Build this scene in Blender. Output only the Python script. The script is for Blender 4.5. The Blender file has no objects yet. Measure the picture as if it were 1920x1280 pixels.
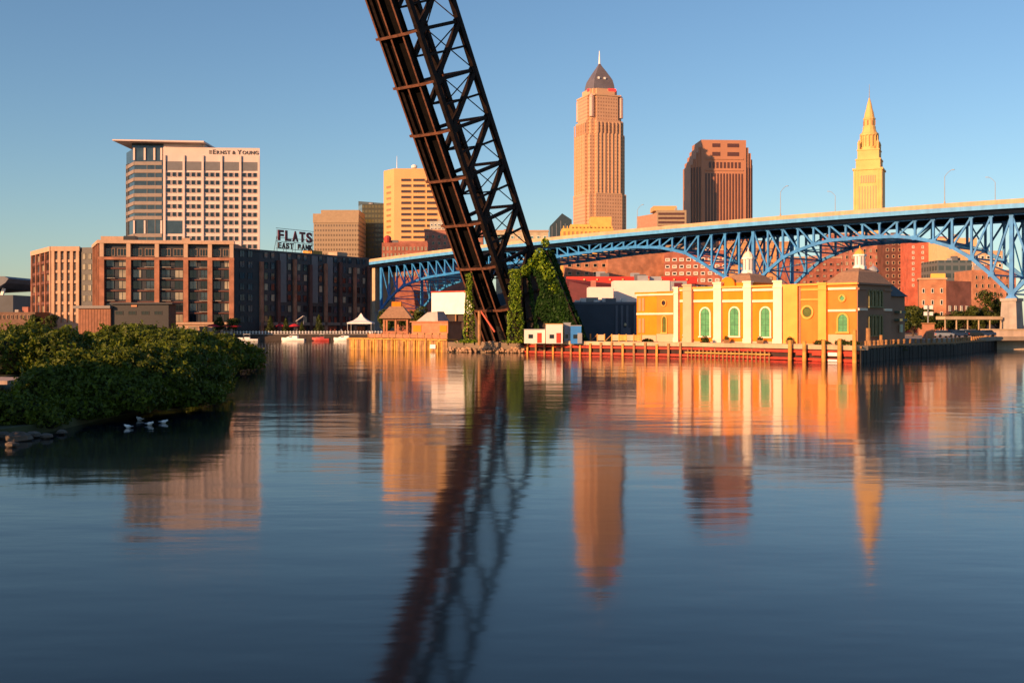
import bpy, math, random
import numpy as np
from mathutils import Vector, Matrix
random.seed(7); rng = np.random.default_rng(11)
sc = bpy.context.scene
COL = sc.collection
# ------------------------------------------------------------------ camera, sky, sun, exposure
CAMH, FPX, HOR = 6.0, 2000.0, 608.0
cam_d = bpy.data.cameras.new('camera'); cam = bpy.data.objects.new('camera', cam_d); COL.objects.link(cam)
cam.location = (0, 0, CAMH); cam.rotation_euler = (math.radians(90), 0, 0)
cam_d.sensor_width = 36.0; cam_d.lens = 36.0 * FPX / 1920.0; cam_d.shift_y = -(640 - HOR) / 1920.0
cam_d.clip_start = 0.5; cam_d.clip_end = 20000
sc.camera = cam
SUN_AZ, SUN_EL = 46.0, 15.5                       # sun behind the camera, to its left
w = bpy.data.worlds.new('World'); sc.world = w; w.use_nodes = True
nt = w.node_tree; nt.nodes.clear()
out = nt.nodes.new('ShaderNodeOutputWorld'); bg = nt.nodes.new('ShaderNodeBackground'); sky = nt.nodes.new('ShaderNodeTexSky')
sky.sky_type = 'NISHITA'; sky.sun_disc = False
sky.sun_elevation = math.radians(SUN_EL); sky.sun_rotation = math.radians(180 + SUN_AZ)
sky.altitude = 0; sky.air_density = 1.15; sky.dust_density = 0.25; sky.ozone_density = 4.0
bg.inputs[1].default_value = 0.075
wbm = nt.nodes.new('ShaderNodeMix'); wbm.data_type = 'RGBA'; wbm.blend_type = 'MULTIPLY'; wbm.inputs[0].default_value = 1.0; wbm.inputs[7].default_value = (1.04, 1.04, 1.04, 1)   # white balance
nt.links.new(sky.outputs[0], wbm.inputs[6]); nt.links.new(wbm.outputs[2], bg.inputs[0]); nt.links.new(bg.outputs[0], out.inputs[0])
sd = bpy.data.lights.new('sun', 'SUN'); sd.energy = 4.8; sd.angle = math.radians(0.5); sd.color = (1.0, 0.53, 0.25)
so = bpy.data.objects.new('sun', sd); COL.objects.link(so)
a, e = math.radians(SUN_AZ), math.radians(SUN_EL)
LDIR = Vector((math.sin(a) * math.cos(e), math.cos(a) * math.cos(e), -math.sin(e)))
so.rotation_euler = LDIR.to_track_quat('-Z', 'Y').to_euler(); so.location = (-200, -200, 150)
sc.view_settings.view_transform = 'Standard'; sc.view_settings.look = 'None'
sc.view_settings.exposure = 0.8; sc.view_settings.gamma = 1.0; sc.view_settings.use_curve_mapping = False

# ------------------------------------------------------------------ helpers
def G(px, Y): return Vector(((px - 960) / FPX * Y, Y))
def Zp(py, Y): return CAMH + (HOR - py) / FPX * Y
def P(px, py, Y): return Vector(((px - 960) / FPX * Y, Y, Zp(py, Y)))

MATS = {}
def mat(name, col, rough=0.7, var=0.15, scale=0.6, metal=0.0, bump=0.0, spec=0.5, streak=0.0):
    """plain procedural surface: colour with soft noise variation, optional vertical weather streaks and relief"""
    if name in MATS: return MATS[name]
    m = bpy.data.materials.new(name); m.use_nodes = True; MATS[name] = m
    n = m.node_tree.nodes; l = m.node_tree.links; b = n['Principled BSDF']
    b.inputs['Roughness'].default_value = rough; b.inputs['Metallic'].default_value = metal
    b.inputs['Specular IOR Level'].default_value = spec
    b.inputs['Base Color'].default_value = (*col, 1)
    if var > 0:
        g = n.new('ShaderNodeNewGeometry'); no = n.new('ShaderNodeTexNoise')
        no.inputs['Scale'].default_value = scale; no.inputs['Detail'].default_value = 5
        l.new(g.outputs['Position'], no.inputs['Vector'])
        mx = n.new('ShaderNodeMix'); mx.data_type = 'RGBA'
        mx.inputs[6].default_value = (*[c * (1 - var) for c in col], 1)
        mx.inputs[7].default_value = (*[min(1, c * (1 + var)) for c in col], 1)
        rp = n.new('ShaderNodeMapRange'); rp.inputs[1].default_value = 0.3; rp.inputs[2].default_value = 0.7
        l.new(no.outputs[0], rp.inputs[0]); l.new(rp.outputs[0], mx.inputs[0])
        last = mx.outputs[2]
        if streak > 0:
            mp = n.new('ShaderNodeMapping'); mp.inputs['Scale'].default_value = (1.3, 1.3, 0.06)
            n2 = n.new('ShaderNodeTexNoise'); n2.inputs['Scale'].default_value = 1.0; n2.inputs['Detail'].default_value = 4
            l.new(g.outputs['Position'], mp.inputs[0]); l.new(mp.outputs[0], n2.inputs['Vector'])
            r2 = n.new('ShaderNodeMapRange'); r2.inputs[1].default_value = 0.45; r2.inputs[2].default_value = 0.75
            r2.inputs[4].default_value = streak
            l.new(n2.outputs[0], r2.inputs[0])
            m2 = n.new('ShaderNodeMix'); m2.data_type = 'RGBA'; m2.inputs[7].default_value = (*[c * 0.35 for c in col], 1)
            l.new(r2.outputs[0], m2.inputs[0]); l.new(last, m2.inputs[6]); last = m2.outputs[2]
        l.new(last, b.inputs['Base Color'])
        if bump > 0:
            bp = n.new('ShaderNodeBump'); bp.inputs['Distance'].default_value = bump; bp.inputs['Strength'].default_value = 0.6
            l.new(no.outputs[0], bp.inputs['Height']); l.new(bp.outputs[0], b.inputs['Normal'])
    return m

def grid_mat(name, wall, glass, sx, sz, fx=0.5, fz=0.5, rough=0.6, groughness=0.12):
    """far facade: window grid too fine to build, in world metres (u along the wall, z up)"""
    if name in MATS: return MATS[name]
    m = bpy.data.materials.new(name); m.use_nodes = True; MATS[name] = m
    n = m.node_tree.nodes; l = m.node_tree.links; b = n['Principled BSDF']
    uv = n.new('ShaderNodeUVMap'); sp = n.new('ShaderNodeSeparateXYZ'); l.new(uv.outputs[0], sp.inputs[0])
    def stripe(o, size, frac):
        d = n.new('ShaderNodeMath'); d.operation = 'DIVIDE'; d.inputs[1].default_value = size; l.new(o, d.inputs[0])
        f = n.new('ShaderNodeMath'); f.operation = 'FRACT'; l.new(d.outputs[0], f.inputs[0])
        c = n.new('ShaderNodeMath'); c.operation = 'LESS_THAN'; c.inputs[1].default_value = frac; l.new(f.outputs[0], c.inputs[0])
        return c.outputs[0]
    mu = n.new('ShaderNodeMath'); mu.operation = 'MULTIPLY'
    l.new(stripe(sp.outputs[0], sx, fx), mu.inputs[0]); l.new(stripe(sp.outputs[1], sz, fz), mu.inputs[1])
    g = n.new('ShaderNodeNewGeometry'); no = n.new('ShaderNodeTexNoise'); no.inputs['Scale'].default_value = 0.15; l.new(g.outputs['Position'], no.inputs['Vector'])
    mv = n.new('ShaderNodeMix'); mv.data_type = 'RGBA'; mv.inputs[6].default_value = (*[c * .85 for c in wall], 1); mv.inputs[7].default_value = (*[min(1, c * 1.12) for c in wall], 1)
    l.new(no.outputs[0], mv.inputs[0])
    mx = n.new('ShaderNodeMix'); mx.data_type = 'RGBA'; mx.inputs[7].default_value = (*glass, 1)
    l.new(mv.outputs[2], mx.inputs[6]); l.new(mu.outputs[0], mx.inputs[0]); l.new(mx.outputs[2], b.inputs['Base Color'])
    r = n.new('ShaderNodeMapRange'); r.inputs[3].default_value = rough; r.inputs[4].default_value = groughness
    l.new(mu.outputs[0], r.inputs[0]); l.new(r.outputs[0], b.inputs['Roughness'])
    return m

def brick_mat(name, c1, c2, mortar, scale=1.0):
    if name in MATS: return MATS[name]
    m = bpy.data.materials.new(name); m.use_nodes = True; MATS[name] = m
    n = m.node_tree.nodes; l = m.node_tree.links; b = n['Principled BSDF']; b.inputs['Roughness'].default_value = 0.85
    uv = n.new('ShaderNodeUVMap'); bt = n.new('ShaderNodeTexBrick')
    bt.inputs['Color1'].default_value = (*c1, 1); bt.inputs['Color2'].default_value = (*c2, 1); bt.inputs['Mortar'].default_value = (*mortar, 1)
    bt.inputs['Scale'].default_value = scale; bt.inputs['Mortar Size'].default_value = 0.012
    bt.inputs['Brick Width'].default_value = 0.24; bt.inputs['Row Height'].default_value = 0.08
    l.new(uv.outputs[0], bt.inputs['Vector'])
    g = n.new('ShaderNodeNewGeometry'); no = n.new('ShaderNodeTexNoise'); no.inputs['Scale'].default_value = 0.35; no.inputs['Detail'].default_value = 6
    l.new(g.outputs['Position'], no.inputs['Vector'])
    mr = n.new('ShaderNodeMapRange'); mr.inputs[1].default_value = .3; mr.inputs[2].default_value = .7; mr.inputs[3].default_value = 0.65; mr.inputs[4].default_value = 1.25
    l.new(no.outputs[0], mr.inputs[0])
    hv = n.new('ShaderNodeHueSaturation'); l.new(mr.outputs[0], hv.inputs['Value']); l.new(bt.outputs[0], hv.inputs['Color'])
    l.new(hv.outputs[0], b.inputs['Base Color'])
    return m

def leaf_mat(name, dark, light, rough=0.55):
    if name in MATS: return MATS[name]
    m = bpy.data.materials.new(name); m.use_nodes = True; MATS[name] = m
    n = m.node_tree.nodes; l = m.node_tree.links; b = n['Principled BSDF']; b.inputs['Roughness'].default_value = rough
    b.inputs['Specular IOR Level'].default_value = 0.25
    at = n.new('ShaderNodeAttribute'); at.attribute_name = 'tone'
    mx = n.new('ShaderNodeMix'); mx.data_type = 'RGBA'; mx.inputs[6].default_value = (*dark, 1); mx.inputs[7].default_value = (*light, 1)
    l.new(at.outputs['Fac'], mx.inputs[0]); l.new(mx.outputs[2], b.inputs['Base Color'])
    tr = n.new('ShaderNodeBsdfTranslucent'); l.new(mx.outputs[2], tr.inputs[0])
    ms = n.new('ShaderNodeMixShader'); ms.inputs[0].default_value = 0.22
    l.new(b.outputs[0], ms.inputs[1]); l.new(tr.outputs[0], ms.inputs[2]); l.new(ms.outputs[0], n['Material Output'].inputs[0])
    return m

def emit_mat(name, col, strength, base=None):
    if name in MATS: return MATS[name]
    m = mat(name, base or col, 0.5, 0.0); b = m.node_tree.nodes['Principled BSDF']
    b.inputs['Emission Color'].default_value = (*col, 1); b.inputs['Emission Strength'].default_value = strength
    return m

class MB:
    """collects faces; build() links them as one mesh object"""
    def __init__(s): s.v = []; s.f = []; s.m = []
    def quad(s, *idx, mi=0): s.f.append(idx); s.m.append(mi)
    def add(s, vs, fs, mi=0):
        o = len(s.v); s.v += [tuple(x) for x in vs]
        for f in fs: s.f.append(tuple(i + o for i in f)); s.m.append(mi)
        return s
    def hexa(s, c, mi=0):      # c: 4 bottom ccw + 4 top ccw
        return s.add(c, [(3, 2, 1, 0), (4, 5, 6, 7), (0, 1, 5, 4), (1, 2, 6, 5), (2, 3, 7, 6), (3, 0, 4, 7)], mi)
    def box(s, x0, x1, y0, y1, z0, z1, mi=0):
        return s.hexa([(x0, y0, z0), (x1, y0, z0), (x1, y1, z0), (x0, y1, z0), (x0, y0, z1), (x1, y0, z1), (x1, y1, z1), (x0, y1, z1)], mi)
    def prism(s, pts, z0, z1, mi=0, top=None):
        k = len(pts); top = top or pts
        vs = [(p[0], p[1], z0) for p in pts] + [(p[0], p[1], z1) for p in top]
        fs = [tuple(range(k))[::-1], tuple(range(k, 2 * k))] + [(i, (i + 1) % k, k + (i + 1) % k, k + i) for i in range(k)]
        return s.add(vs, fs, mi)
    def cone(s, pts, z0, apex, mi=0):
        k = len(pts); vs = [(p[0], p[1], z0) for p in pts] + [tuple(apex)]
        return s.add(vs, [tuple(range(k))[::-1]] + [(i, (i + 1) % k, k) for i in range(k)], mi)
    def beam(s, a, b, wd, h=None, mi=0, side=None):
        a, b = Vector(a), Vector(b); d = (b - a).normalized(); h = h or wd
        sd_ = Vector(side) if side else (d.cross(Vector((0, 0, 1))) if abs(d.z) < 0.98 else Vector((1, 0, 0)))
        sd_ = (sd_ - d * sd_.dot(d)).normalized(); up = sd_.cross(d)
        c = []
        for p in (a, b):
            for (i, j) in ((-1, -1), (1, -1), (1, 1), (-1, 1)): c.append(p + sd_ * (i * wd / 2) + up * (j * h / 2))
        return s.hexa(c, mi)
    def tube(s, a, b, r0, r1=None, n=8, mi=0):
        a, b = Vector(a), Vector(b); r1 = r0 if r1 is None else r1; d = (b - a).normalized()
        u = d.orthogonal().normalized(); v = d.cross(u); vs = []
        for p, r in ((a, r0), (b, r1)):
            vs += [p + (u * math.cos(6.28318 * i / n) + v * math.sin(6.28318 * i / n)) * r for i in range(n)]
        return s.add(vs, [tuple(range(n))[::-1], tuple(range(n, 2 * n))] + [(i, (i + 1) % n, n + (i + 1) % n, n + i) for i in range(n)], mi)
    def lathe(s, c, prof, n=16, mi=0, rot=0.0):
        vs = []; k = len(prof)
        for r, z in prof:
            vs += [(c[0] + r * math.cos(rot + 6.28318 * i / n), c[1] + r * math.sin(rot + 6.28318 * i / n), c[2] + z) for i in range(n)]
        fs = [tuple(range(n))[::-1], tuple(range((k - 1) * n, k * n))]
        for j in range(k - 1):
            fs += [(j * n + i, j * n + (i + 1) % n, (j + 1) * n + (i + 1) % n, (j + 1) * n + i) for i in range(n)]
        return s.add(vs, fs, mi)
    def loft(s, rings, mi=0, cap=True):
        n = len(rings[0]); vs = [p for r in rings for p in r]; k = len(rings); fs = []
        if cap: fs += [tuple(range(n))[::-1], tuple(range((k - 1) * n, k * n))]
        for j in range(k - 1):
            fs += [(j * n + i, j * n + (i + 1) % n, (j + 1) * n + (i + 1) % n, (j + 1) * n + i) for i in range(n)]
        return s.add(vs, fs, mi)
    def mesh(s, name, mats, smooth=False):
        me = bpy.data.meshes.new(name); me.from_pydata(s.v, [], s.f)
        if not isinstance(mats, (list, tuple)): mats = [mats]
        for m in mats: me.materials.append(m)
        if len(mats) > 1: me.polygons.foreach_set('material_index', s.m)
        if smooth: me.polygons.foreach_set('use_smooth', [True] * len(me.polygons))
        uvl = me.uv_layers.new(name='UVMap')            # u along the wall, v up, in metres
        for p in me.polygons:
            nrm = p.normal
            t = Vector((-nrm.y, nrm.x, 0))
            if t.length < 0.3: t = Vector((1, 0, 0)); bvec = Vector((0, 1, 0))
            else: t.normalize(); bvec = Vector((0, 0, 1))
            for li in p.loop_indices:
                co = me.vertices[me.loops[li].vertex_index].co
                uvl.data[li].uv = (co.dot(t), co.dot(bvec))
        me.validate(); me.update()
        return me
    def build(s, name, mats, parent=None, smooth=False, loc=None, rz=0.0):
        return link(name, s.mesh(name, mats, smooth), parent, loc, rz)

def link(name, me, parent=None, loc=None, rz=0.0):
    o = bpy.data.objects.new(name, me); COL.objects.link(o)
    if loc is not None: o.location = loc
    o.rotation_euler = (0, 0, rz)
    if parent is not None:
        o.parent = parent; o.matrix_parent_inverse = PINV.get(parent.name, Matrix())
    return o
PINV = {}
def tag(o, label, cat, group=None):
    o['label'] = label; o['category'] = cat
    if group: o['group'] = group
    return o
def thing(name, label, cat, loc=(0, 0, 0), group=None):
    """Empty at the base of the thing; its children are given in world coordinates"""
    o = bpy.data.objects.new(name, None); COL.objects.link(o); o.location = loc; o.empty_display_size = 0.5
    PINV[o.name] = Matrix.Translation(-Vector(loc))
    return tag(o, label, cat, group)
def sub(parent):          # let a part carry sub-parts given in world coordinates
    base = PINV.get(parent.parent.name, Matrix()) if parent.parent else Matrix()
    PINV[parent.name] = parent.matrix_basis.inverted()
    return parent
def stuff(o): o['kind'] = 'stuff'; return o
def structure(o): o['kind'] = 'structure'; return o
def dup(root, loc, rz=0.0, label=None, group=None, swap=None):
    r = root.copy(); COL.objects.link(r); r.location = loc; r.rotation_euler = (0, 0, rz)
    if label: r['label'] = label
    if group: r['group'] = group
    for ch in list(root.children):
        c = ch.copy(); COL.objects.link(c); c.parent = r
        if swap and ch.name.split('.')[0] in swap: c.data = c.data.copy(); c.data.materials[0] = swap[ch.name.split('.')[0]]
        for g in ch.children:
            d = g.copy(); COL.objects.link(d); d.parent = c
    return r

class Face:
    """a wall line in plan, seen from outside with p0 at its left end"""
    def __init__(s, p0, p1):
        s.p0 = Vector(p0[:2]); s.p1 = Vector(p1[:2]); v = s.p1 - s.p0; s.L = v.length; s.d = v / s.L
        s.n = Vector((s.d.y, -s.d.x)); s.ang = math.atan2(s.d.y, s.d.x)
    def xy(s, q, o=0.0): return s.p0 + s.d * q + s.n * o
    def pt(s, q, z, o=0.0): p = s.xy(q, o); return Vector((p.x, p.y, z))
    def s(s_, px):
        k = (px - 960) / FPX; return (k * s_.p0.y - s_.p0.x) / (s_.d.x - k * s_.d.y)
    def z(s_, px, py): return Zp(py, s_.xy(s_.s(px)).y)
    def slab(s, mb, q0, q1, z0, z1, o0, o1, mi=0):
        c = [s.xy(q0, o1), s.xy(q1, o1), s.xy(q1, o0), s.xy(q0, o0)]
        return mb.hexa([(p.x, p.y, z0) for p in c] + [(p.x, p.y, z1) for p in c], mi)
    def place(s, name, me, q, z, o, parent): return link(name, me, parent, s.pt(q, z, o), s.ang)

# shared window meshes, local: x along the wall, -y outward, z up, origin at sill centre
WIN = {}
def window_mesh(wd, h, frame, glass, bar=0, fr=0.12, dep=0.12, hb=0):
    key = (round(wd, 2), round(h, 2), frame.name, glass.name, bar, hb, fr, dep)
    if key in WIN: return WIN[key]
    b = MB(); x = wd / 2
    b.box(-x, -x + fr, -dep, 0, 0, h); b.box(x - fr, x, -dep, 0, 0, h)
    b.box(-x + fr, x - fr, -dep, 0, 0, fr); b.box(-x + fr, x - fr, -dep, 0, h - fr, h)
    for k in range(bar):
        c = -x + wd * (k + 1) / (bar + 1); b.box(c - fr * .35, c + fr * .35, -dep * .85, 0, fr, h - fr)
    for k in range(hb):
        c = h * (k + 1) / (hb + 1); b.box(-x + fr, x - fr, -dep * .8, 0, c - fr * .35, c + fr * .35)
    b.add([(-x + fr, -dep * .3, fr), (x - fr, -dep * .3, fr), (x - fr, -dep * .3, h - fr), (-x + fr, -dep * .3, h - fr)], [(0, 1, 2, 3)], 1)
    WIN[key] = b.mesh('window', [frame, glass]); return WIN[key]

def arch_pts(wd, h, n=10, rnd=1.0):
    r = wd / 2; pts = [(-r, 0), (r, 0)]
    for i in range(n + 1):
        t = math.pi * i / n; pts.append((r * math.cos(t), h - r * rnd + r * rnd * math.sin(t)))
    return pts
def extrude_profile(mb, pts, y0, y1, mi=0):   # pts in (x,z) ccw seen from outside (-y); y1<y0 is outward
    k = len(pts); vs = [(p[0], y1, p[1]) for p in pts] + [(p[0], y0, p[1]) for p in pts]
    return mb.add(vs, [tuple(range(k)), tuple(range(k, 2 * k))[::-1]] + [(i, k + i, k + (i + 1) % k, (i + 1) % k) for i in range(k)], mi)
def ring_profile(mb, outer, inner, y0, y1, mi=0):
    k = len(outer); vs = [(p[0], y1, p[1]) for p in outer] + [(p[0], y1, p[1]) for p in inner] + [(p[0], y0, p[1]) for p in outer] + [(p[0], y0, p[1]) for p in inner]
    fs = []
    for i in range(k):
        j = (i + 1) % k
        fs += [(i, j, k + j, k + i), (2 * k + i, 2 * k + j, j, i)[::1], (k + i, k + j, 3 * k + j, 3 * k + i)]
    return mb.add(vs, fs, mi)

def leaves(name, pts, size, m, parent=None, nrm=None, jit=0.35, tone=None):
    """one mesh of many small folded leaves at the given points"""
    n = len(pts); pts = np.asarray(pts)
    d = rng.normal(size=(n, 3))
    if nrm is not None: d = d * 0.75 + np.asarray(nrm) * 1.1
    d /= np.linalg.norm(d, axis=1)[:, None] + 1e-9
    t = rng.normal(size=(n, 3)); u = np.cross(d, t); u /= np.linalg.norm(u, axis=1)[:, None] + 1e-9
    v = np.cross(d, u); s = size * (1 + jit * rng.normal(size=(n, 1))).clip(0.4, 1.9)
    q = np.stack([pts - u * s * .9, pts - v * s * .5 + d * s * .12, pts + u * s * .9, pts + v * s * .5 + d * s * .12], 1).reshape(-1, 3)
    me = bpy.data.meshes.new(name)
    me.vertices.add(4 * n); me.vertices.foreach_set('co', q.ravel())
    me.loops.add(4 * n); me.loops.foreach_set('vertex_index', np.arange(4 * n, dtype=np.int32))
    me.polygons.add(n); me.polygons.foreach_set('loop_start', np.arange(0, 4 * n, 4, dtype=np.int32)); me.polygons.foreach_set('loop_total', np.full(n, 4, dtype=np.int32))
    at = me.attributes.new('tone', 'FLOAT', 'FACE')
    tn = rng.random(n) if tone is None else (0.6 * tone + 0.4 * rng.random(n))
    at.data.foreach_set('value', tn.astype(np.float32))
    me.materials.append(m); me.update(); me.validate()
    return link(name, me, parent)

# ------------------------------------------------------------------ materials used widely
M_steel_rust = mat('rusted_black_steel', (0.013, 0.008, 0.007), 0.7, 0.6, 1.2, bump=0.02, spec=0.12)
M_steel_edge = mat('sunlit_rusted_steel', (0.125, 0.045, 0.022), 0.7, 0.45, 1.5)  # rust lightened so flanges and struts look sunlit
M_blue = mat('blue_bridge_paint', (0.025, 0.225, 0.58), 0.5, 0.22, 0.5, streak=0.3)
M_blue_light = mat('pale_blue_bridge_paint', (0.09, 0.36, 0.72), 0.5, 0.15, 0.5, streak=0.25)
M_navy = mat('dark_navy_steel', (0.005, 0.009, 0.018), 0.9, 0.2, spec=0.05)
M_conc = mat('tan_concrete', (0.52, 0.38, 0.24), 0.85, 0.15, 0.3, streak=0.25)
M_conc_grey = mat('grey_concrete', (0.36, 0.32, 0.28), 0.85, 0.2, 0.4, streak=0.3)
M_asph = mat('asphalt', (0.05, 0.05, 0.052), 0.9, 0.2, 0.5)
M_glass = mat('dark_window_glass', (0.012, 0.018, 0.024), 0.06, 0.0)
M_glass_blue = mat('blue_grey_glass', (0.035, 0.06, 0.085), 0.08, 0.25, 0.3)
M_glass_pale = mat('pale_window_glass', (0.30, 0.27, 0.20), 0.15, 0.3, 0.3)  # panes with a paler, warmer base colour
M_white = mat('white_paint', (0.80, 0.78, 0.74), 0.5, 0.06)
M_grey = mat('grey_metal', (0.30, 0.31, 0.33), 0.45, 0.1)
M_black = mat('black_paint', (0.012, 0.012, 0.014), 0.5, 0.1)
M_trunk = mat('bark', (0.06, 0.04, 0.028), 0.9, 0.3, 3)
M_soil = mat('bank_soil', (0.05, 0.055, 0.022), 0.95, 0.4, 0.5, bump=0.05)
M_timber = mat('weathered_timber', (0.33, 0.17, 0.065), 0.8, 0.35, 1.2, streak=0.4)
M_timber_y = mat('golden_timber', (0.55, 0.29, 0.06), 0.75, 0.3, 1.0, streak=0.35)
M_red = mat('red_painted_timber', (0.52, 0.045, 0.02), 0.7, 0.25, 1.0, streak=0.35)
M_rock = mat('bank_rock', (0.10, 0.078, 0.06), 0.9, 0.35, 1.5, bump=0.05)
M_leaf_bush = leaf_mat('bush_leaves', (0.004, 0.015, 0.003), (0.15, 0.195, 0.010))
M_leaf_tree = leaf_mat('tree_leaves', (0.016, 0.036, 0.008), (0.085, 0.105, 0.016))
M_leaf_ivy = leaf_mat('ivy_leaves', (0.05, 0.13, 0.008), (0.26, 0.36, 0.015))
M_leaf_ivy_shade = leaf_mat('shaded_ivy_leaves', (0.006, 0.026, 0.004), (0.03, 0.085, 0.008))  # shade put into the ivy colour for the dark tower faces

# ------------------------------------------------------------------ water and land
def water_material():
    m = bpy.data.materials.new('river_water'); m.use_nodes = True
    n = m.node_tree.nodes; l = m.node_tree.links; b = n['Principled BSDF']
    b.inputs['Base Color'].default_value = (0.004, 0.010, 0.017, 1); b.inputs['Roughness'].default_value = 0.085
    b.inputs['IOR'].default_value = 1.29
    g = n.new('ShaderNodeNewGeometry')
    def noise(scale, stretch, detail, rot=0.0):
        mp = n.new('ShaderNodeMapping'); mp.inputs['Scale'].default_value = (stretch, 1, 1); mp.inputs['Rotation'].default_value = (0, 0, rot)
        no = n.new('ShaderNodeTexNoise'); no.inputs['Scale'].default_value = scale; no.inputs['Detail'].default_value = detail; no.inputs['Roughness'].default_value = 0.5
        l.new(g.outputs['Position'], mp.inputs[0]); l.new(mp.outputs[0], no.inputs['Vector']); return no.outputs[0]
    def mul(a_, k):
        x = n.new('ShaderNodeMath'); x.operation = 'MULTIPLY'; l.new(a_, x.inputs[0])
        if isinstance(k, float): x.inputs[1].default_value = k
        else: l.new(k, x.inputs[1])
        return x.outputs[0]
    def addn(a_, b_):
        x = n.new('ShaderNodeMath'); x.operation = 'ADD'; l.new(a_, x.inputs[0]); l.new(b_, x.inputs[1]); return x.outputs[0]
    patch = n.new('ShaderNodeMapRange'); patch.inputs[1].default_value = 0.42; patch.inputs[2].default_value = 0.66
    patch.inputs[3].default_value = 0.35; patch.inputs[4].default_value = 1.25
    l.new(noise(0.018, 0.5, 2, 0.4), patch.inputs[0])           # wind patches
    h = addn(mul(noise(0.16, 0.5, 2, 0.15), 0.075), mul(noise(0.5, 0.4, 2, -0.1), 0.034))
    h = addn(h, mul(noise(2.3, 0.4, 2, 0.15), 0.006))
    h = mul(h, patch.outputs[0])
    bp = n.new('ShaderNodeBump'); bp.inputs['Strength'].default_value = 1.0; bp.inputs['Distance'].default_value = 1.0
    l.new(h, bp.inputs['Height']); l.new(bp.outputs[0], b.inputs['Normal'])
    return m
wb = MB(); wb.add([(-2500, -300, 0), (2500, -300, 0), (2500, 4000, 0), (-2500, 4000, 0)], [(0, 1, 2, 3)])
structure(wb.build('river_water', water_material()))

def land(name, pts, z, m, z0=-1.5):
    b = MB(); k = len(pts); b.prism([(p[0], p[1]) for p in pts], z0, z, 0); o = b.build(name, m); structure(o); return o
def wat(px, py): Y = CAMH * FPX / (py - HOR); return ((px - 960) / FPX * Y, Y)
GZ = 2.2
M_ground = mat('river_terrace_ground', (0.20, 0.15, 0.105), 0.95, 0.3, 0.15)
PEN = [wat(655, 655), wat(840, 660), wat(985, 662), wat(1100, 665), wat(1290, 669), wat(1450, 674), wat(1612, 680), wat(1680, 672), wat(1790, 665), wat(1868, 655)]
pen_poly = PEN + [(175, 262), (420, 262), (420, 352), (140, 345), (60, 318), (-10, 300), (-45, 290)]
land('peninsula_ground', pen_poly, GZ, M_ground)
QY = 384
land('east_bank_ground', [(-2400, 330), (-112, 352), (-104, QY), (-48, QY + 12), (10, 430), (150, 405), (420, 420), (2400, 420), (2400, 3900), (-2400, 3900)], GZ, M_ground)
LB = [(-60, 20), (-30, 50), wat(0, 822), wat(100, 808), wat(270, 768), wat(362, 742), wat(380, 708), wat(450, 682), (-52, 178), (-80, 215), (-150, 240), (-320, 240), (-320, 20)]
land('near_bank_ground', LB, 0.5, M_soil)
hp = MB(); hp.prism([(-300, 40), (-36, 58), (-31, 66), (-36, 100), (-49, 146), (-70, 180), (-300, 210)], 0.5, 2.0, 0, top=[(-300, 44), (-41, 64), (-37, 74), (-44, 104), (-56, 142), (-76, 172), (-300, 204)])
structure(hp.build('bank_slope', M_soil))
pt_ = MB(); pt_.prism([(-60, 69), (-33.6, 71), (-34.2, 75.5), (-60, 84)], 2.0, 2.25)
structure(pt_.build('gravel_path', mat('pale_gravel', (0.42, 0.31, 0.25), 0.95, 0.2, 2.0)))

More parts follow.
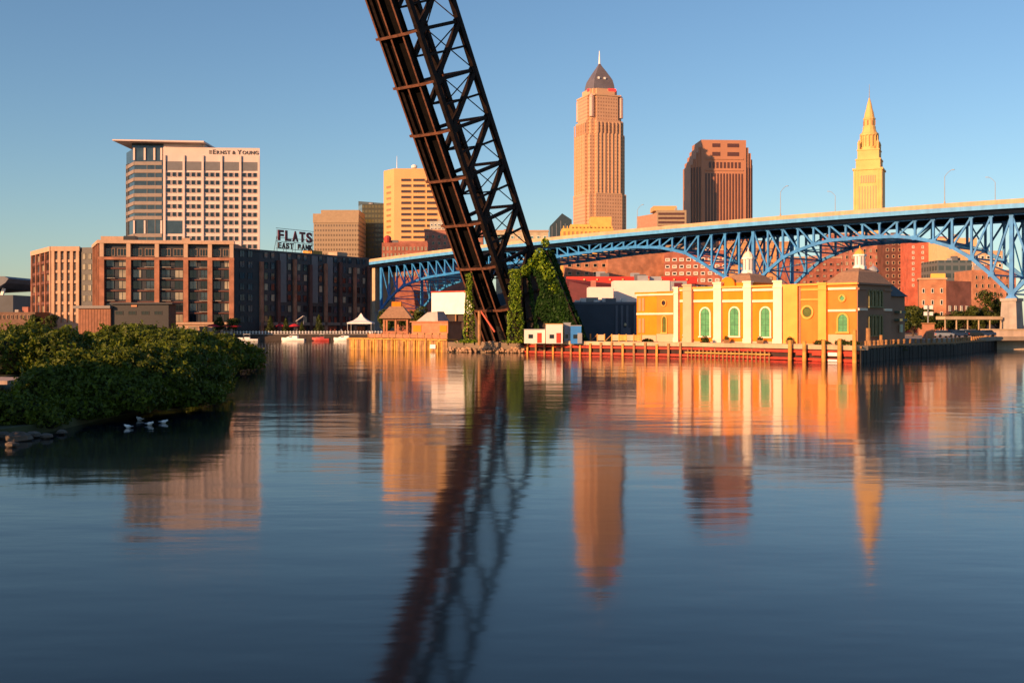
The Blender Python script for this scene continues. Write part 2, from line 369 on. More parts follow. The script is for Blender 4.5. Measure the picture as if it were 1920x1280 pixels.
# ------------------------------------------------------------------ bushes on the near bank
def bush(label, lobes, count, size, m, seed_box=None):
    """lobes: (x,y,z,rx,ry,rz) ellipsoids; leaves on lumpy shells so gaps and clumps show"""
    c = lobes[0]; root = thing('bank_bush', label, 'bush', (c[0], c[1], 0.9), 'bushes on the near bank')
    pts, nr, tn = [], [], []
    tot = sum(l[3] * l[5] for l in lobes)
    for (x, y, z, rx, ry, rz) in lobes:
        k = int(count * rx * rz / tot)
        d = rng.normal(size=(k, 3)); d /= np.linalg.norm(d, axis=1)[:, None]
        d[:, 2] = np.where(d[:, 2] < -0.55, -d[:, 2], d[:, 2])
        ph = rng.random(9) * 6.28
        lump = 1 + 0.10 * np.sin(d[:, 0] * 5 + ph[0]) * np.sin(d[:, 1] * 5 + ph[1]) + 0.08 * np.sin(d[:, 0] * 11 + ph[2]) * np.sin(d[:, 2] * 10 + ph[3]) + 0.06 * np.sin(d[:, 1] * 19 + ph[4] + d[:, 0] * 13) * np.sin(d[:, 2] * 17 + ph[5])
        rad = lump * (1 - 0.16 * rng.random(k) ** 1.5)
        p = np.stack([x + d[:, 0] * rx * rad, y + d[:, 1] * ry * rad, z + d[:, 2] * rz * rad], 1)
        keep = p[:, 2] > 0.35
        pts.append(p[keep]); nr.append(d[keep]); tn.append(((lump - 0.8) / 0.45).clip(0, 1)[keep])  # hollows darker, lumps lighter: shade put into the leaf tone
        for q in range(int(14 + 5 * rx)):                     # loose shoots breaking the outline
            dv = rng.normal(size=3); dv[2] = abs(dv[2]) * .9; dv /= np.linalg.norm(dv); up = dv + np.array([0, 0, .8]) + rng.normal(size=3) * .3; up /= np.linalg.norm(up)
            st0 = np.array([x, y, z]) + dv * np.array([rx, ry, rz]) * .95; t_ = np.linspace(0, .45 + .55 * rng.random(), 14)[:, None]
            pp = st0 + up * t_ + rng.normal(size=(14, 3)) * .05
            pts.append(pp); nr.append(np.repeat(dv[None], 14, 0)); tn.append(np.full(14, .75))
    o = leaves('foliage', np.concatenate(pts), size, m, root, np.concatenate(nr), tone=np.concatenate(tn)); stuff(o)
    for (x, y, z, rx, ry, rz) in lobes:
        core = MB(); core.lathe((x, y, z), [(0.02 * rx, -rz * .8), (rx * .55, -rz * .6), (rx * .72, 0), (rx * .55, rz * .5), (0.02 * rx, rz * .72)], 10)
        core.build('dark_core', mat('bush_core_dark', (0.012, 0.016, 0.008), 0.95, 0.2), root)  # solid dark core, keeps the bush from being seen through
    for (x, y, z, rx, ry, rz) in lobes:
        a_ = random.random() * 6.28; st = MB(); st.tube((x + rx * .2 * math.cos(a_), y + ry * .2 * math.sin(a_), 0.5), (x + rx * .3 * math.cos(a_), y, z + .3 * rz), .08, .04, 6); st.build('stem', M_trunk, root)
def lobe(px, pytop, pybot, wpx, Y, dep=None):
    rx = wpx / 2 / FPX * Y; zt = Zp(pytop, Y); zb = max(Zp(pybot, Y), 0.0); rz = (zt - zb) / 2 * 1.06
    return ((px - 960) / FPX * Y, Y, (zt + zb) / 2, rx, dep or rx * .8, rz)
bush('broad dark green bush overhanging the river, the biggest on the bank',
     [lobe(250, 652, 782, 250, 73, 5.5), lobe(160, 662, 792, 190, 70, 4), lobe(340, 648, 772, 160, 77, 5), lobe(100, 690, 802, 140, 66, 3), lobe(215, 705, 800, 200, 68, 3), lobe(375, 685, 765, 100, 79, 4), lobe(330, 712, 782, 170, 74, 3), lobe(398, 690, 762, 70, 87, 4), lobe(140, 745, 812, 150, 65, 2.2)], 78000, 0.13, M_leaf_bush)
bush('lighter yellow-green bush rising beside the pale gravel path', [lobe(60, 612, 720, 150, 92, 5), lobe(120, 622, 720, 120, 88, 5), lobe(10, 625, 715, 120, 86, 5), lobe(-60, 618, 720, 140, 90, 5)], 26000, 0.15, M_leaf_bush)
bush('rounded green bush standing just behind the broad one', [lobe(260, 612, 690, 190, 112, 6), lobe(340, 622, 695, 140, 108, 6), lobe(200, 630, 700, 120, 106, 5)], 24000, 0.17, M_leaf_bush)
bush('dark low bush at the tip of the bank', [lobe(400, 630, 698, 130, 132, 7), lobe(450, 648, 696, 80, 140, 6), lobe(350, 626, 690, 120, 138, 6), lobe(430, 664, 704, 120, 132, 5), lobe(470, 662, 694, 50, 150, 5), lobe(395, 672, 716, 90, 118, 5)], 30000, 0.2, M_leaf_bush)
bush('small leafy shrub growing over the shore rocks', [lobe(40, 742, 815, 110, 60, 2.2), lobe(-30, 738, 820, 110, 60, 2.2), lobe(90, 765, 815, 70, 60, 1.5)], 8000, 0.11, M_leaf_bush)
# shore rocks
def rock_mesh(seed):
    r = random.Random(seed); b = MB(); rings = []
    for j, (rr, z) in enumerate([(0.5, -.35), (0.95, -.1), (0.85, .25), (0.4, .48)]):
        rings.append([(rr * (0.8 + .35 * r.random()) * math.cos(6.283 * i / 7), rr * (0.8 + .35 * r.random()) * math.sin(6.283 * i / 7), z + .1 * r.random()) for i in range(7)])
    b.loft(rings); return b.mesh('rock', M_rock)
ROCKS = [rock_mesh(i) for i in range(4)]
for i, (px, py, s) in enumerate([(4, 822, .55), (34, 826, .75), (62, 820, .45), (86, 822, .36), (22, 838, .34), (116, 814, .32)]):
    p = wat(px, py); o = link('shore_rock', ROCKS[i % 4], None, (p[0], p[1], 0.1), i * 1.3); o.scale = (s, s, s * .9)
    tag(o, ['broad grey-brown shore rock at the outer end of the row', 'biggest flat-topped rock of the shore row below the shrub', 'middle-sized rounded rock next to the biggest shore rock', 'small rounded rock between middle-sized and end rock', 'small low rock lying out in the water before the row', 'smallest rock ending the shore row under the broad bush'][i], 'rock', 'rocks at the near shore')
# gulls resting on the water before the broad bush
def gull():
    root = thing('gull', 'small white gull floating in the dark water under the broad bush', 'bird', (0, 0, 0), 'gulls on the water')
    b = MB(); prof = [(-.2, .09, .012), (-.12, .085, .05), (0, .08, .095), (.1, .09, .09), (.15, .125, .06), (.2, .16, .052), (.24, .158, .035), (.26, .155, .006)]
    b.loft([[(x, r * math.cos(6.283 * i / 10), z + r * 1.05 * math.sin(6.283 * i / 10)) for i in range(10)] for x, z, r in prof])
    b.build('body', mat('gull_feathers', (0.88, 0.84, 0.78), .7, .05), root, True)
    for s in (-1, 1):
        wg = MB(); wg.loft([[(x, s * (.06 + q * .016), z + k) for q, k in ((0, -.03), (1, 0), (0, .03))] for x, z in ((-.24, .1), (-.1, .09), (.08, .1))]); wg.build('wing', mat('gull_wing_grey', (.4, .4, .42), .7, .05), root, True)
    bk = MB(); bk.cone([(.25, -.012), (.25, .012), (.252, 0)], .15, (.30, 0, .145)); bk.build('beak', mat('gull_beak', (.6, .35, .05), .5, 0), root)
    return root
g0 = gull()
for i, (px, py, rz, s) in enumerate([(262, 788, 2.6, 1.25), (280, 797, -.4, 1.2), (306, 793, .3, 1.1), (241, 802, 3.0, 1.1)]):
    p = wat(px, py); o = g0 if i == 0 else dup(g0, (0, 0, 0))
    o.location = (p[0], p[1], -0.01); o.rotation_euler.z = rz; o.scale = (s,) * 3

# ------------------------------------------------------------------ trees
def tree(name, label, group, base, h, r, count, size, m, trunk_frac=0.35, conical=False):
    root = thing(name, label, 'tree', base, group); x, y, z = base
    t = MB(); hc = h * trunk_frac; t.tube((x, y, z - .1), (x, y, z + h * .75), 0.035 * h, 0.012 * h, 7)
    for k in range(6):
        a_ = k * 1.05 + random.random(); zz = z + hc * (.8 + .2 * k / 3)
        t.tube((x, y, zz), (x + r * .6 * math.cos(a_), y + r * .6 * math.sin(a_), zz + h * .22), .016 * h, .005 * h, 5)
    t.build('trunk', M_trunk, root)
    P_, N_, T_ = [], [], []
    nb = 1 if conical else 13
    if conical:
        u = rng.random(count); zz = z + hc * .5 + (h - hc * .5) * u; an = rng.random(count) * 6.283
        rr = r * (1 - u) ** .8 * (0.75 + .3 * np.sin(an * 4 + u * 9)) * (0.7 + .3 * rng.random(count)) + .05
        P_ = np.stack([x + rr * np.cos(an), y + rr * np.sin(an), zz], 1); N_ = np.stack([np.cos(an), np.sin(an), np.full(count, .4)], 1); T_ = u
    else:
        for k in range(nb):
            a_ = random.random() * 6.283; q = random.random() ** .5 * .62 * r; zz = z + hc + (h - hc) * (.18 + .68 * random.random()); sh = 1 - .5 * max(0, (zz - z) / h - .6)
            c = np.array([x + q * math.cos(a_) * sh, y + q * math.sin(a_) * sh, zz]); br = r * (.32 + .22 * random.random())
            n_ = count // nb; d = rng.normal(size=(n_, 3)); d /= np.linalg.norm(d, axis=1)[:, None]
            P_.append(c + d * br * (1 - .35 * rng.random((n_, 1)) ** 1.4) * np.array([1, 1, .8])); N_.append(d); T_.append(np.full(n_, random.random()))
        P_, N_, T_ = np.concatenate(P_), np.concatenate(N_), np.concatenate(T_)
    stuff(leaves('crown', P_, size, m, root, N_, tone=T_))
    return root

for x, y, h, r_, lb in ((-37, 54, 8.4, 4.2, 'unseen leafy tree added to shade the broad bush, on the shore before it'), (-35.5, 47.5, 10.4, 4.6, 'tallest unseen leafy tree added for shade, at the outermost shore corner'), (-41, 50, 9.6, 4.2, 'unseen leafy tree added for shade, set back between the other two')):  # trees out of view, added to shade the broad bush
    tree('unseen_shade_tree', lb, 'unseen shade trees on the near bank', (x, y, 0.45), h, r_, 7000, .26, M_leaf_tree, .12)

# ------------------------------------------------------------------ blue arched truss road bridge
BF = Face(G(692, 490), G(1900, 289.6))
def zlist(pairs): return [(BF.s(px), BF.z(px, py)) for px, py in pairs]
DK = zlist([(692, 493), (860, 471), (1080, 449), (1270, 429), (1452, 414), (1700, 396), (1920, 383)])
dk_fit = np.polyfit([q for q, _ in DK], [z for _, z in DK], 2)
def zdeck(q): return float(np.polyval(dk_fit, q))
CH = zlist([(715, 579), (730, 560), (745, 545), (762, 533), (800, 520), (870, 509), (940, 496), (1040, 482), (1120, 470), (1190, 463), (1240, 464), (1285, 474), (1320, 494), (1350, 515), (1380, 528), (1413, 534),
            (1440, 507), (1466, 484), (1490, 472), (1517, 461), (1554, 451), (1620, 445), (1684, 443), (1732, 448), (1785, 463), (1825, 486), (1860, 516), (1897, 551)])
S1, S2, S3 = BF.s(715), BF.s(1413), BF.s(1897)
PAN = (S3 - S2) / 15
def zch(q):
    if q > S3:      # mirrored beyond the last pier
        q = 2 * S3 - q
    if q < S1: return CH[0][1] + (S1 - q) * 0.9
    return float(np.interp(q, [c[0] for c in CH], [c[1] for c in CH]))
stations = [S2 + k * PAN for k in range(-36, 24)]
bridge = thing('arched_truss_bridge', 'long blue steel arched truss bridge carrying a road high across the river', 'bridge', BF.pt(S3, GZ))
HI = -24.0          # far truss plane
SL0, SL1 = -40.0, stations[-1]
def strip(mb, q0, q1, o0, o1, dz0, dz1, nseg=40):
    for k in range(nseg):
        a_, b_ = q0 + (q1 - q0) * k / nseg, q0 + (q1 - q0) * (k + 1) / nseg; za, zb = zdeck(a_), zdeck(b_)
        A0, A1, B0, B1 = BF.xy(a_, o0), BF.xy(a_, o1), BF.xy(b_, o0), BF.xy(b_, o1)
        mb.hexa([(A1.x, A1.y, za + dz0), (B1.x, B1.y, zb + dz0), (B0.x, B0.y, zb + dz0), (A0.x, A0.y, za + dz0),
                 (A1.x, A1.y, za + dz1), (B1.x, B1.y, zb + dz1), (B0.x, B0.y, zb + dz1), (A0.x, A0.y, za + dz1)])
    return mb
strip(MB(), SL0, SL1, HI - 2.6, 2.6, -0.55, 0.0).build('road_deck', M_conc_grey, bridge)
for o0, o1 in ((2.3, 2.65), (HI - 2.65, HI - 2.3)):
    strip(MB(), SL0, SL1, o0, o1, 0.02, 1.25).build('parapet', M_conc, bridge)
    strip(MB(), SL0, SL1, o0 + (.05 if o0 > 0 else -.05), o1 + (.15 if o0 > 0 else -.15), -1.25, -0.02).build('fascia_girder', M_blue_light, bridge)
for o0 in (1.25, -6, -12, -18, HI - 1.6):
    strip(MB(), SL0, SL1, o0, o0 + .35, -2.5, -0.6).build('stringer', M_navy, bridge)
fb = {}
for k, q in enumerate(stations):
    b = MB(); z = zdeck(q)
    BF.slab(b, q - .2, q + .2, z - 2.2, z - .58, HI + .4, 1.2); b.build('floor_beam', M_navy, bridge)
for pl, o in enumerate((0.0, HI)):
    for k in range(len(stations) - 1):
        q0, q1 = stations[k], stations[k + 1]
        if q1 < S1 - .1: continue
        zt0, zt1 = zdeck(q0) - 2.6, zdeck(q1) - 2.6
        b = MB(); b.beam(BF.pt(q0, zch(q0), o), BF.pt(q1, zch(q1), o), .75, .95); b.build('bottom_chord', M_blue, bridge)
        b = MB(); b.beam(BF.pt(q0, zt0, o), BF.pt(q1, zt1, o), .5, .5); b.build('top_chord', M_blue, bridge)
        b = MB(); b.beam(BF.pt(q0, zch(q0), o), BF.pt(q0, zt0 + .2, o), .62, .62, side=(BF.d.x, BF.d.y, 0))
        g = .8; zc = zch(q0)         # gusset plates at both ends
        BF.slab(b, q0 - g, q0 + g, zc - .55, zc + .7, o - .42, o + .42); BF.slab(b, q0 - .6, q0 + .6, zt0 - .55, zt0 + .35, o - .4, o + .4)
        b.build('vertical_post', M_blue, bridge)
        mid = (S1 + S2) / 2 + 25 if q0 < S2 - .1 else ((S2 + S3) / 2 if q0 < S3 - .1 else S3 + 45)
        b = MB()
        if (q0 + q1) / 2 < mid: b.beam(BF.pt(q0, zt0, o), BF.pt(q1, zch(q1), o), .42, .5)
        else: b.beam(BF.pt(q1, zt1, o), BF.pt(q0, zch(q0), o), .42, .5)
        b.build('diagonal', M_blue, bridge)
for k in range(0, len(stations) - 1):       # lateral bracing between the planes
    q0, q1 = stations[k], stations[k + 1]
    if q1 < S1 - .1: continue
    b = MB(); b.beam(BF.pt(q0, zch(q0), -.4), BF.pt(q0, zch(q0), HI + .4), .38, .45); b.build('cross_strut', M_blue, bridge)
    b = MB(); b.beam(BF.pt(q0, zch(q0), -.4), BF.pt(q1, zch(q1), HI + .4), .28, .3) if k % 2 else b.beam(BF.pt(q1, zch(q1), -.4), BF.pt(q0, zch(q0), HI + .4), .28, .3); b.build('lateral_brace', M_blue, bridge)
    if k % 2 == 0 and zdeck(q0) - zch(q0) > 7:
        b = MB(); b.beam(BF.pt(q0, zch(q0) + .4, -.4), BF.pt(q0, zdeck(q0) - 3, HI / 2), .3, .3); b.beam(BF.pt(q0, zch(q0) + .4, HI + .4), BF.pt(q0, zdeck(q0) - 3, HI / 2), .3, .3); b.build('sway_brace', M_blue, bridge)
for q, zz in ((S1, zch(S1)), (S2, zch(S2)), (S3, zch(S3))):
    for o in (0, HI):
        b = MB(); c = BF.xy(q, o)
        pts = lambda rx, ry: [BF.xy(q - rx, o + ry), BF.xy(q + rx, o + ry), BF.xy(q + rx, o - ry), BF.xy(q - rx, o - ry)]
        b.prism(pts(2.6, 3.0), -1, GZ + 1.2); b.prism(pts(2.3, 2.6), GZ + 1.2, zz - 2.0, top=pts(1.9, 2.2)); b.prism(pts(2.2, 2.5), zz - 2.0, zz - 1.2)
        b.build('pier', M_conc_grey, bridge)
        b = MB(); b.prism(pts(1.5, .9), zz - 1.2, zz - .3, top=pts(.7, .7)); b.build('bearing', M_blue, bridge)
    # heavy portal post over the pier
    for o in (0, HI):
        b = MB(); b.beam(BF.pt(q, zz, o), BF.pt(q, zdeck(q) - 2.4, o), 1.0, 1.0, side=(BF.d.x, BF.d.y, 0)); b.build('main_post', M_blue, bridge)
ap = MB()
for q in (-12, -30):
    BF.slab(ap, q - 1.2, q + 1.2, -1, zdeck(q) - 2.4, HI, 0)
ap.build('approach_pier', M_conc, bridge)
b = MB(); q = BF.s(703); BF.slab(b, q - 1.1, q + 1.1, -1, zdeck(q) - 2.5, -3, .8); b.build('approach_pier', M_conc, bridge)
# lamp posts on the bridge
def lamp(px, o, flip, label, h=9.5):
    q = BF.s(px) if o > 0 else Face(BF.xy(0, o), BF.xy(100, o)).s(px); base = BF.pt(q, zdeck(q) + 1.25, o); r = thing('street_lamp', label, 'street lamp', base, 'lamps along the bridge deck')
    b = MB(); b.tube(base, base + Vector((0, 0, .6)), .28, .22, 8); b.build('base', M_conc, r)
    b = MB(); b.tube(base, base + Vector((0, 0, h)), .13, .08, 8); b.build('pole', M_grey, r)
    b = MB(); prev = base + Vector((0, 0, h)); d = Vector((BF.d.x, BF.d.y, 0)) * flip
    for k in range(1, 6):
        t = k / 5; cur = base + d * (2.0 * t) + Vector((0, 0, h + 1.7 * math.sin(t * 1.35))); b.tube(prev, cur, .07, .06, 6); prev = cur
    b.build('arm', M_grey, r)
    b = MB(); b.beam(prev, prev + d * .8 + Vector((0, 0, .05)), .32, .16); b.build('lamp_head', M_grey, r)
lamp(1471, 2.45, 1, 'bridge lamp with right-curving arm above the theatre windows', 7.5)
lamp(1566, HI - 2.45, -1, 'bridge lamp on the far parapet just left of the golden spire tower', 8.5)
lamp(1778, 2.45, 1, 'tallest bridge lamp, with right-curving arm, right of the golden spire tower', 7.6)
lamp(1866, HI - 2.45, -1, 'bridge lamp on the far parapet above the concrete river pier', 8.5)
lamp(1203, 2.45, 1, 'bridge lamp between the pointed skyscraper and the low beige block', 6.5)

# ------------------------------------------------------------------ raised bascule leaf
M_sleeper = mat('tarred_timber', (.006, .005, .005), .95, .3, 1.5, spec=.08)
bas = thing('raised_bascule_bridge', 'dark rusty steel bascule railway bridge leaf raised steeply over the dock', 'bridge', (1.5, 228, GZ))
vv = Vector((.8, -.6, 0)); uu = Vector((-.292, -.390, .872)).normalized(); ww = Vector((.523, .698, .487)); ww = (ww - uu * ww.dot(uu)).normalized()
LO = Vector((-1.24, 225, 9.49)) + vv * 1.3; PL = 9.92; WD = 8.8; DP = 12.5
def Lp(i, j): return LO + uu * (PL * i) - vv * (WD * (1 - j))           # j=1 right truss, 0 left truss
def Up(i, j): return Lp(i, j) + ww * DP
NP = 7
for j in (0, 1):
    for i in range(-1, NP):
        b = MB(); b.beam(Lp(i, j), Lp(i + 1, j), .85, 1.05, side=vv); b.build('lower_chord', M_steel_rust, bas)
    for i in range(-1, NP):
        b = MB(); b.beam(Up(i - .2, j), Up(i + .8, j), 1.0, 1.15, side=vv); b.build('upper_chord', M_steel_rust, bas)
    for i in range(0, NP + 1):
        if i <= NP:
            b = MB(); b.beam(Lp(i, j), Up(i - .2, j), .6, .7, side=vv); b.build('web_diagonal', M_steel_rust, bas)
        if i < NP:
            b = MB(); b.beam(Lp(i, j), Up(i + .8, j), .85, 1.0, side=vv); b.build('web_diagonal', M_steel_rust, bas)
            mid = (Up(i - .2, j) + Up(i + .8, j)) / 2
            b = MB(); b.beam(Lp(i + .5, j), (Lp(i, j) + Up(i + .8, j)) / 2, .22, .25, side=vv); b.build('sub_strut', M_steel_rust, bas)
        b = MB(); c = Lp(i, j); b.hexa([c + uu * x + ww * y + vv * z for z in (-.5, .5) for x, y in ((-1.1, -.5), (1.1, -.5), (.8, 1.3), (-.8, 1.3))]); b.build('gusset_plate', M_steel_rust, bas)
        if i < NP:
            b = MB(); c = Up(i + .8, j); b.hexa([c + uu * x + ww * y + vv * z for z in (-.45, .45) for x, y in ((-.7, -1.1), (.7, -1.1), (1.0, .45), (-1.0, .45))]); b.build('gusset_plate', M_steel_rust, bas)
for i in range(0, NP + 1):
    # floor beam with tapered end bracket, lower flange coloured as if catching the light
    a_, c_ = Lp(i, 0) - vv * 1.7 - ww * .4, Lp(i, 1) - ww * .2
    b = MB(); A = a_; B = c_
    web = [A - ww * .3, A + (B - A) * .18 - ww * 1.0, A + (B - A) * .82 - ww * 1.0, B - ww * .3, B + ww * .9, A + ww * .9]
    b.add([p - uu * .18 for p in web] + [p + uu * .18 for p in web], [(0, 1, 2, 3, 4, 5), (11, 10, 9, 8, 7, 6)] + [(k, 6 + k, 6 + (k + 1) % 6, (k + 1) % 6) for k in range(6)])
    b.build('floor_beam', M_steel_rust, bas)
    b = MB()
    for p, q in ((web[0], web[1]), (web[1], web[2]), (web[2], web[3])): b.beam(p, q, .5, .14, side=uu)
    b.build('beam_flange', M_steel_edge, bas)
    if i < NP:
        b = MB(); b.beam(Up(i + .8, 0), Up(i + .8, 1), .5, .6, side=uu); b.build('top_strut', M_steel_edge, bas)
        b = MB(); b.beam(Up(i - .2, 0), Up(i + .8, 1), .2, .22); b.build('top_lateral', M_steel_rust, bas)
        b = MB(); b.beam(Up(i - .2, 1), Up(i + .8, 0), .2, .22); b.build('top_lateral', M_steel_rust, bas)
        b = MB(); mid = (Lp(i, 0) + Up(i + .8, 0)) / 2; mid2 = (Lp(i, 1) + Up(i + .8, 1)) / 2
        b.beam(mid, mid2, .28, .28); b.build('sway_strut', M_steel_rust, bas)
        for j in (0, 1): b = MB(); b.beam(Up(i + .8, j), mid.lerp(mid2, .5), .22, .22); b.build('sway_brace', M_steel_rust, bas)
        for j in (0, 1): b = MB(); b.beam(Lp(i + .5, j), Up(i + .3, j), .38, .42, side=vv); b.build('hanger', M_steel_rust, bas)
        b = MB(); b.beam(Lp(i, 0) + ww, Lp(i + 1, 1) + ww, .22, .22); b.build('bottom_lateral', M_steel_rust, bas)
for jj in (.0, .33, .68):           # stringers under the track
    for i in range(-1, NP):
        p0, p1 = Lp(i + .02, jj) - ww * .45 - vv * .5, Lp(i + .98, jj) - ww * .45 - vv * .5
        b = MB(); b.beam(p0, p1, .18, 1.1, side=vv); b.build('stringer', M_steel_rust, bas)
        b = MB(); b.beam(p0 - ww * .6, p1 - ww * .6, .36, .1, side=vv); b.build('stringer_flange', M_steel_edge, bas)
for i in range(-1, NP):              # sleepers, one run per panel
    for k in range(9):
        t = i + (k + .5) / 9; b = MB(); b.beam(Lp(t, .0) + ww * .35 - vv * .8, Lp(t, .66) + ww * .35, 1.09, .3, side=uu); b.build('sleeper', M_sleeper, bas)
for jj in (.2, .5):
    b = MB(); b.beam(Lp(-1, jj) + ww * .62, Lp(NP, jj) + ww * .62, .16, .2, side=vv); b.build('rail', M_steel_edge, bas)
# heel, pivot frame and counterweight
b = MB(); c = Lp(-.4, .5)
b.hexa([c + uu * x + ww * y + vv * z for z in (-3.4, 3.4) for x, y in ((-5.2, -.2), (4.0, .6), (4.0, 6.5), (-5.2, 6.5))]); b.build('counterweight', M_black, bas)
for j in (0, 1):
    p = Lp(-.1, j) + ww * 3 + vv * (1 if j else -1) * .9
    b = MB()
    b.beam(Vector((p.x - .5, p.y + 4, GZ - .6)), p, .9, .9); b.beam(Vector((p.x + 8, p.y + 9, GZ - .6)), p, .8, .8); b.build('pivot_post', M_steel_rust, bas)
    b = MB(); b.tube(p - vv * .7, p + vv * .7, 1.0, 1.0, 14); b.build('trunnion', M_steel_rust, bas)
b = MB(); b.beam(P(902, 583, 221), P(928, 622, 219), .32, .32); b.build('operating_strut', mat('red_strut', (.5, .07, .03), .6, .2), bas)
b = MB(); b.tube(Vector((*G(899, 221), GZ - .5)), P(899, 583, 221), .35, .35, 8); b.build('prop_post', M_timber, bas)
# ivy-covered tower beside the bascule
def lattice_tower(name, label, base, top, legs_w, m_leaf, nleaf, lsize, bright=True):
    pass
it = thing('ivy_covered_tower', 'tapering bridge tower swathed in green ivy tinted dark for shade beside the raised leaf', 'bridge tower', (*G(1035, 228), GZ))
def tw(px, py, Y): return P(px, py, Y)
bl = [Vector((*G(982, 222), GZ - .6)), Vector((*G(1096, 222), GZ - .6)), Vector((*G(1098, 234), GZ - .6)), Vector((*G(988, 236), GZ - .6))]
tl = [P(975, 505, 224), P(1022, 470, 224), P(1034, 480, 231), P(985, 508, 232)]
tl = [Vector((p.x, p.y, z)) for p, z in zip(tl, (17.4, 21.4, 21.4, 17.4))]
for k in range(4):
    b = MB(); b.beam(bl[k], tl[k], .8, .8); b.build('leg', M_steel_rust, it)
for f in (.33, .66, .98):
    for k in range(4):
        b = MB(); b.beam(bl[k].lerp(tl[k], f), bl[(k + 1) % 4].lerp(tl[(k + 1) % 4], f), .5, .5); b.build('cross_beam', M_steel_rust, it)
for k in range(4):
    b = MB(); b.beam(bl[k].lerp(tl[k], .02), bl[(k + 1) % 4].lerp(tl[(k + 1) % 4], .66), .35, .35); b.build('brace', M_steel_rust, it)
b = MB(); cw = [bl[k].lerp(tl[k], .05) * .86 + (sum(bl, Vector()) / 4).lerp(sum(tl, Vector()) / 4, .05) * .14 for k in range(4)]; cwt = [bl[k].lerp(tl[k], .93) * .86 + (sum(bl, Vector()) / 4).lerp(sum(tl, Vector()) / 4, .93) * .14 for k in range(4)]
b.hexa(cw + cwt); b.build('ballast_block', mat('ballast_concrete_dark', (.05, .035, .03), .9, .4, .8), it)
def face_pts(a0, a1, b1, b0, n, lump=.8):
    s = rng.random(n); t = rng.random(n); A0, A1, B0, B1 = [np.array(v) for v in (a0, a1, b0, b1)]
    p = ((A0[None] * (1 - s)[:, None] + A1[None] * s[:, None]) * (1 - t)[:, None] + (B0[None] * (1 - s)[:, None] + B1[None] * s[:, None]) * t[:, None])
    nn = np.cross(A1 - A0, B0 - A0); nn = nn / np.linalg.norm(nn)
    dsp = (np.sin(s * 9 + 1) * np.sin(t * 7) * .4 + .35 + .3 * rng.random(n)) * lump
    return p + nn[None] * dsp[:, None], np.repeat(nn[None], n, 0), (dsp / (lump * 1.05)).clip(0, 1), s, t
PP, NN, TT = [], [], []
for k, cnt in ((0, 9000), (1, 9000), (2, 3000), (3, 3000)):
    p, n_, t_, s_, v_ = face_pts(bl[k], bl[(k + 1) % 4], tl[(k + 1) % 4], tl[k], cnt)
    keep = np.ones(len(p), bool) if k else (s_ > .42 + .12 * np.sin(v_ * 11)) | ((np.sin(s_ * 23 + 2) > .75) & (rng.random(cnt) < .8)) | (v_ > .9)
    PP.append(p[keep]); NN.append(n_[keep]); TT.append(t_[keep])
stuff(leaves('ivy', np.concatenate(PP), .38, M_leaf_ivy_shade, it, np.concatenate(NN), tone=np.concatenate(TT)))
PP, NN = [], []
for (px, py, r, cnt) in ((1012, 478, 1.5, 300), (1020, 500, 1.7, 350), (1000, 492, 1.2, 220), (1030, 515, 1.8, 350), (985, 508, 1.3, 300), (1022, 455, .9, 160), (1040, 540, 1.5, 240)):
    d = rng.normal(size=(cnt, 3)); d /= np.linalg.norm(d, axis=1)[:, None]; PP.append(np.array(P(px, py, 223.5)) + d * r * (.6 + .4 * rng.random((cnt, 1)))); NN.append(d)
stuff(leaves('sunlit_ivy', np.concatenate(PP), .3, M_leaf_ivy, it, np.concatenate(NN)))  # brighter leaf colour stands for sunlight on the ivy
# two trestle posts wrapped in bright ivy
def ivy_post(label, px, ytop, wtop, wbot, Y, n):
    c = G(px, Y); zt = Zp(ytop, Y); r = thing('ivy_wrapped_post', label, 'trestle post', (c.x, c.y, GZ), 'ivy posts by the bascule')
    wt, wb_ = wtop / FPX * Y / 2, wbot / FPX * Y / 2
    for sx in (-1, 1):
        b = MB(); b.beam((c.x + sx * wb_, c.y, GZ - .5), (c.x + sx * wt, c.y, zt), .3, .4); b.build('leg', M_steel_rust, r)
    for k in range(9):
        f0, f1 = k / 9, (k + 1) / 9; w0, w1 = wb_ + (wt - wb_) * f0, wb_ + (wt - wb_) * f1; z0, z1 = GZ + (zt - GZ) * f0, GZ + (zt - GZ) * f1
        b = MB(); b.beam((c.x - w0, c.y, z0), (c.x + w1, c.y, z1), .16, .16); b.beam((c.x + w0, c.y, z0), (c.x - w1, c.y, z1), .16, .16); b.build('lattice', M_steel_rust, r)
    f = rng.random(n) ** .8; s = np.where(rng.random(n) < .62, np.sign(rng.random(n) - .5), rng.uniform(-1, 1, n))
    up = f > .42; s = np.where(up, rng.uniform(-1, 1, n), s); wv = wb_ + (wt - wb_) * f
    x = c.x + s * wv + rng.normal(size=n) * .13 + .10 * np.sin(f * 31); y = c.y + rng.normal(size=n) * .45; z = GZ + (zt - GZ) * f
    nr = np.stack([s, -np.ones(n), .2 * np.ones(n)], 1)
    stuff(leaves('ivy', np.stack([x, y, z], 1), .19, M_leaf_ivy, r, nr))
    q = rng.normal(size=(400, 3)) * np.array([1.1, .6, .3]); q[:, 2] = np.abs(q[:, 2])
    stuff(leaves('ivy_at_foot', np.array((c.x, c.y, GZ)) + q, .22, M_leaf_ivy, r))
ivy_post('slim lattice post wrapped in bright ivy before the white screen', 880, 512, 9, 20, 222, 1900)
ivy_post('thick lattice post wrapped in bright ivy before the dark tower', 966, 505, 20, 26, 220, 3400)

